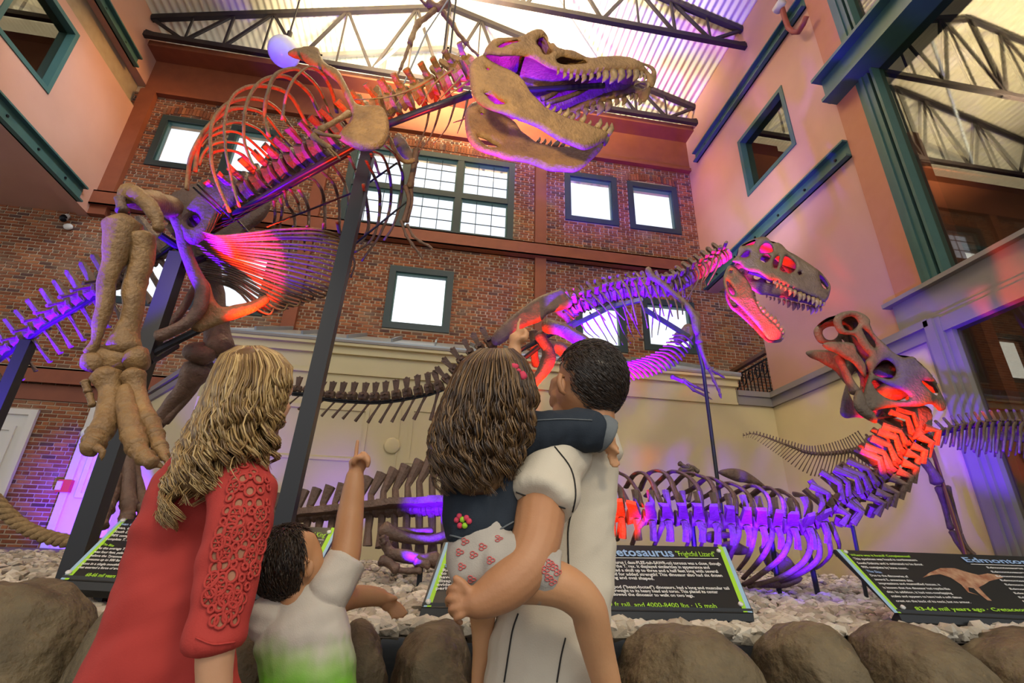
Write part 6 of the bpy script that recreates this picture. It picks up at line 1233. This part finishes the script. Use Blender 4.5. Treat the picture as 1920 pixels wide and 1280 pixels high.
for px, py in ((872,1015), (888,1040), (866,1062), (905,1025), (884,1085), (920,1050), (862,1035), (935,1010), (1030,1055), (1038,1062), (1022,1068), (1045,1072), (1036,1090), (1050,1088), (1028,1082), (960,1080)):
    for k in range(3):
        p, nn = on(bv, px + 4*math.cos(k*2.1), py + 4*math.sin(k*2.1), .0015)
        if p: q = MB(); tq = Vector((0,0,1)).cross(nn); tq = tq.normalized() if tq.length > .01 else Vector((1,0,0)); t2 = nn.cross(tq); q.tube([p+tq*math.cos(a)*.0055+t2*math.sin(a)*.0038 for a in [i*.785 for i in range(9)]], .0013, 4, cap=False); q.build('printed_petal', M['pink_print'], gl, True)
b = MB(); pt(b, [(962,674,1.515,19),(958,690,1.51,21)], 14); fuse(b, 'white_cuff', M['offwhite'], gl, .005, 1)
b = MB(); pball(b, 928,732,Yg,60,70,58); pt(b, [(915,790,1.37,70),(895,860,1.33,66),(895,910,1.32,48)], 16, .6); fuse(b, 'hair_cap', M['brown_hair'], gl, .01, 3)
locks(gl, 'hair', M['brown_hair'], [(653,900,962),(672,868,985),(700,850,1000),(750,830,1008),(800,812,1000),(850,806,982),(900,820,966),(950,838,955)], 1.38, .115, 64, 26, (955,918), 11, 1.7)
for dx_, dy_, r_ in ((-8,-8,9), (8,9,10), (0,0,6)): b = MB(); p = at(972+dx_,695+dy_,1.30); b.ball(p, (r_*pxm(p), .008, r_*pxm(p)*.8), 10, 8); wob(b, .003, 60); b.build('bow', M['bow'], gl, True)
# ---- woman in the coral top
wp = at(300,1290,1.55); wm = thing('person', (wp.x,wp.y,0), 'woman with long wavy blonde hair in a coral top with crochet sleeve', 'person')
b = MB(); Yw = 1.5
pball(b, 476,726,Yw,62,72,66); pt(b, [(530,720,Yw+.02,18),(541,735,Yw+.03,11)]); pt(b, [(528,760,Yw+.02,18),(520,778,Yw+.01,16)]); pt(b, [(536,700,Yw+.02,16),(532,690,Yw+.01,16)])
pt(b, [(465,780,Yw,36),(430,850,1.52,40),(410,890,1.53,50)])
pt(b, [(400,900,1.55,78),(375,1000,1.57,90),(335,1120,1.58,92),(305,1290,1.58,112)], 18, .65)
pt(b, [(455,900,1.43,38),(450,960,1.385,40),(430,1050,1.355,37),(410,1150,1.33,36),(403,1230,1.33,34),(402,1330,1.34,29),(404,1420,1.36,22)], 14)
hand(b, (404,1420), (405,1450), [[(395,1470),(393,1495),(396,1515)], [(402,1474),(401,1500),(404,1522)], [(409,1474),(410,1498),(412,1518)], [(416,1470),(418,1490),(419,1505)]], [(392,1440),(384,1458),(384,1475)], 1.36, 18)
pt(b, [(345,900,1.6,40),(315,980,1.68,36),(310,1100,1.78,32),(330,1200,1.84,28)], 12)
legs(b, Vector((wp.x,wp.y,.68)), .085, .085, .06)
fuse(b, 'body', M['skin_c'], wm, .009, 4)
b = MB()
pt(b, [(425,868,1.53,58),(395,910,1.55,88),(372,1000,1.57,100),(335,1110,1.58,106),(305,1230,1.58,124),(292,1330,1.58,145),(288,1420,1.58,158),(286,1520,1.58,165)], 24, .72); pt(b, [(350,905,1.6,48),(318,975,1.68,46),(300,1050,1.74,44)], 16)
pt(b, [(446,885,1.46,50),(455,925,1.41,53),(450,960,1.38,53),(442,1005,1.365,52),(428,1060,1.35,48),(412,1150,1.33,44),(404,1203,1.33,42)], 18, end=.06)
tp_ = fuse(b, 'coral_top', M['coral'], wm, .007, 3, .018, (4,4,8)); bv = tree(tp_)
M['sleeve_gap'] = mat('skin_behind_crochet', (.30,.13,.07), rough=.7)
rc = random.Random(8); cen = smooth_path([(468,880,26),(468,930,34),(455,1000,40),(440,1060,36),(424,1120,30),(420,1160,18)], 15); gaps = MB()
for q in cen:
    k = int(2 + q[2]/9)
    for j in range(k):
        px = q[0] + (j/(k-1)-.5)*2*q[2] + rc.uniform(-2,2); py = q[1] + rc.uniform(-6,6); p, nn = on(bv, px, py, .001)
        if not p: continue
        r = rc.choice((.006,.008,.008,.011,.014)); u = Vector((0,0,1)); t1 = nn.cross(u).normalized(); t2 = nn.cross(t1)
        ring = MB(); ring.tube([p + t1*math.cos(a)*r + t2*math.sin(a)*r*1.25 + nn*.002 for a in [2*math.pi*i/12 for i in range(13)]], .0034, 5, cap=False); ring.build('crochet_ring', M['coral'], wm, True)
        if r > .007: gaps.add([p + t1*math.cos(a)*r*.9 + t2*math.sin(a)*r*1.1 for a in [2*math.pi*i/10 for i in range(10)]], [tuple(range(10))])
        if r > .012:
            ring = MB(); ring.ball(p+nn*.002, .0045, 6, 4)
            for a in range(6): ring.tube([p+nn*.002, p+nn*.002+(t1*math.cos(a*1.05)+t2*math.sin(a*1.05))*r], .0022, 4)
            ring.build('crochet_flower', M['coral'], wm, True)
gaps.build('crochet_gaps', M['sleeve_gap'], wm, kind='stuff')
line_on(bv, [(368,1195),(400,1207),(440,1203)], .002, 'hem_stitch', M['coral'], wm)
b = MB(); legs(b, Vector((wp.x,wp.y,.66)), .085, .1, .075, .06); b.tube([(wp.x,wp.y,.58),(wp.x,wp.y,.7)], .16, 16, .6); fuse(b, 'trousers', M['jeans'], wm, .012, 3); shoes(wm, wp, .09, .22)
b = MB(); pball(b, 468,722,Yw-.01,64,74,62); pt(b, [(455,780,1.47,72),(425,850,1.44,76),(385,910,1.42,62)], 16, .55); fuse(b, 'hair_cap', M['blonde'], wm, .01, 3)
locks(wm, 'hair', M['blonde'], [(648,445,492),(662,415,525),(690,398,549),(740,380,537),(780,367,525),(830,340,515),(870,325,508),(920,308,500),(960,300,492),(1010,305,440)], 1.5, .145, 60, 30, (1012,908), 17, 1.9)
# ---- boy
bp = at(575,1290,1.85); by = thing('person', (bp.x,bp.y,0), 'young boy with short dark hair in white and green shirt, pointing up', 'person')
b = MB(); Yb_ = 1.82
hc = pball(b, 536,1052,Yb_,54,60,56); pt(b, [(572,1012,Yb_,20),(584,1032,Yb_+.01,18),(588,1056,Yb_,18),(576,1080,Yb_,20)]); pt(b, [(588,1032,Yb_+.01,9),(597,1040,Yb_+.02,6)]); pt(b, [(590,1056,Yb_,9),(594,1062,Yb_,6)])
pt(b, [(548,1095,Yb_,30),(556,1130,Yb_+.01,34)])
pt(b, [(565,1150,Yb_+.02,62),(575,1220,Yb_+.02,70),(580,1290,Yb_+.02,74)], 16, .65)
pt(b, [(622,1110,1.84,30),(645,1050,1.86,29),(652,1005,1.88,27),(658,955,1.9,24),(663,915,1.9,20),(666,888,1.9,16)], 14)
hand(b, (667,886), (672,866), [[(668,852,0),(669,838,0),(671,825,0)], [(678,850,-.02),(685,851,-.04),(685,862,-.045)], [(684,856,-.02),(691,858,-.04),(690,869,-.045)], [(687,864,-.02),(692,867,-.035),(688,876,-.04)]], [(662,868,-.03),(668,858,-.04),(677,858,-.045)], 1.9, 13)
pt(b, [(625,1130,1.86,26),(655,1120,1.95,22),(690,1117,2.0,19),(716,1120,2.03,16)], 12)
hand(b, (716,1120), (730,1130), [[(740,1128),(752,1136),(763,1150)], [(739,1136),(750,1145),(756,1158)], [(735,1141),(743,1152),(745,1160)], [(729,1143),(735,1152),(736,1159)]], [(725,1122),(735,1120),(744,1122)], 2.04, 12)
legs(b, Vector((bp.x,bp.y,.6)), .065, .065, .045)
bd = fuse(b, 'body', M['skin_b'], by, .0075, 3)
ec = at(580,1066,Yb_-.055); e = MB(); e.ball(ec, (.014,.009,.024), 10, 8); e.tube([ec+Vector((-.004,-.006,.024)), ec+Vector((-.014,-.012,.016)), ec+Vector((-.015,-.012,-.004)), ec+Vector((-.004,-.006,-.022))], .006, 7); e.build('ear', M['skin_b'], by, True)
hr = Vector((57*pxm(hc), 64*pxm(hc), 64*pxm(hc)))
def keep_b(p, n):
    x, y = project(p); lim = interp([(985,560),(1005,566),(1030,574),(1055,572),(1085,566),(1110,556)], y); return x < lim or n.y > .3
cap = MB(); cap.ball(hc, (hr.x*.985, hr.y*.985, hr.z*.985), 24, 18); cap.f = [f for f in cap.f if all(keep_b(cap.v[i], (cap.v[i]-hc).normalized()) for i in f)]; cap.build('hair_cap', M['boy_hair'], by, True)
short_hair(by, 'hair', M['boy_hair'], hc, hr, keep_b, 4500, .026, .0012, lambda n: (n.x*.3+.25, -.3, -1.0 if n.z < .7 else -.3))
b = MB()
pt(b, [(552,1122,Yb_+.01,46),(562,1150,Yb_+.02,70),(572,1210,Yb_+.02,80),(580,1290,Yb_+.02,84),(582,1350,Yb_+.02,90),(582,1440,Yb_+.02,94)], 20, .7); pt(b, [(610,1118,1.84,38),(634,1078,1.86,38),(650,1050,1.87,35)], 16, end=.06); pt(b, [(512,1140,1.83,36),(500,1170,1.84,34)], 14)
fuse(b, 'dip_dyed_shirt', M['tee'], by, .006, 3, .012, (6,6,11))
b = MB(); legs(b, Vector((bp.x,bp.y,.6)), .065, .075, .06, .06); b.tube([(bp.x,bp.y,.54),(bp.x,bp.y,.66)], .11, 16, .6); fuse(b, 'trousers', M['jeans'], by, .012, 3); shoes(by, bp, .07, .17)
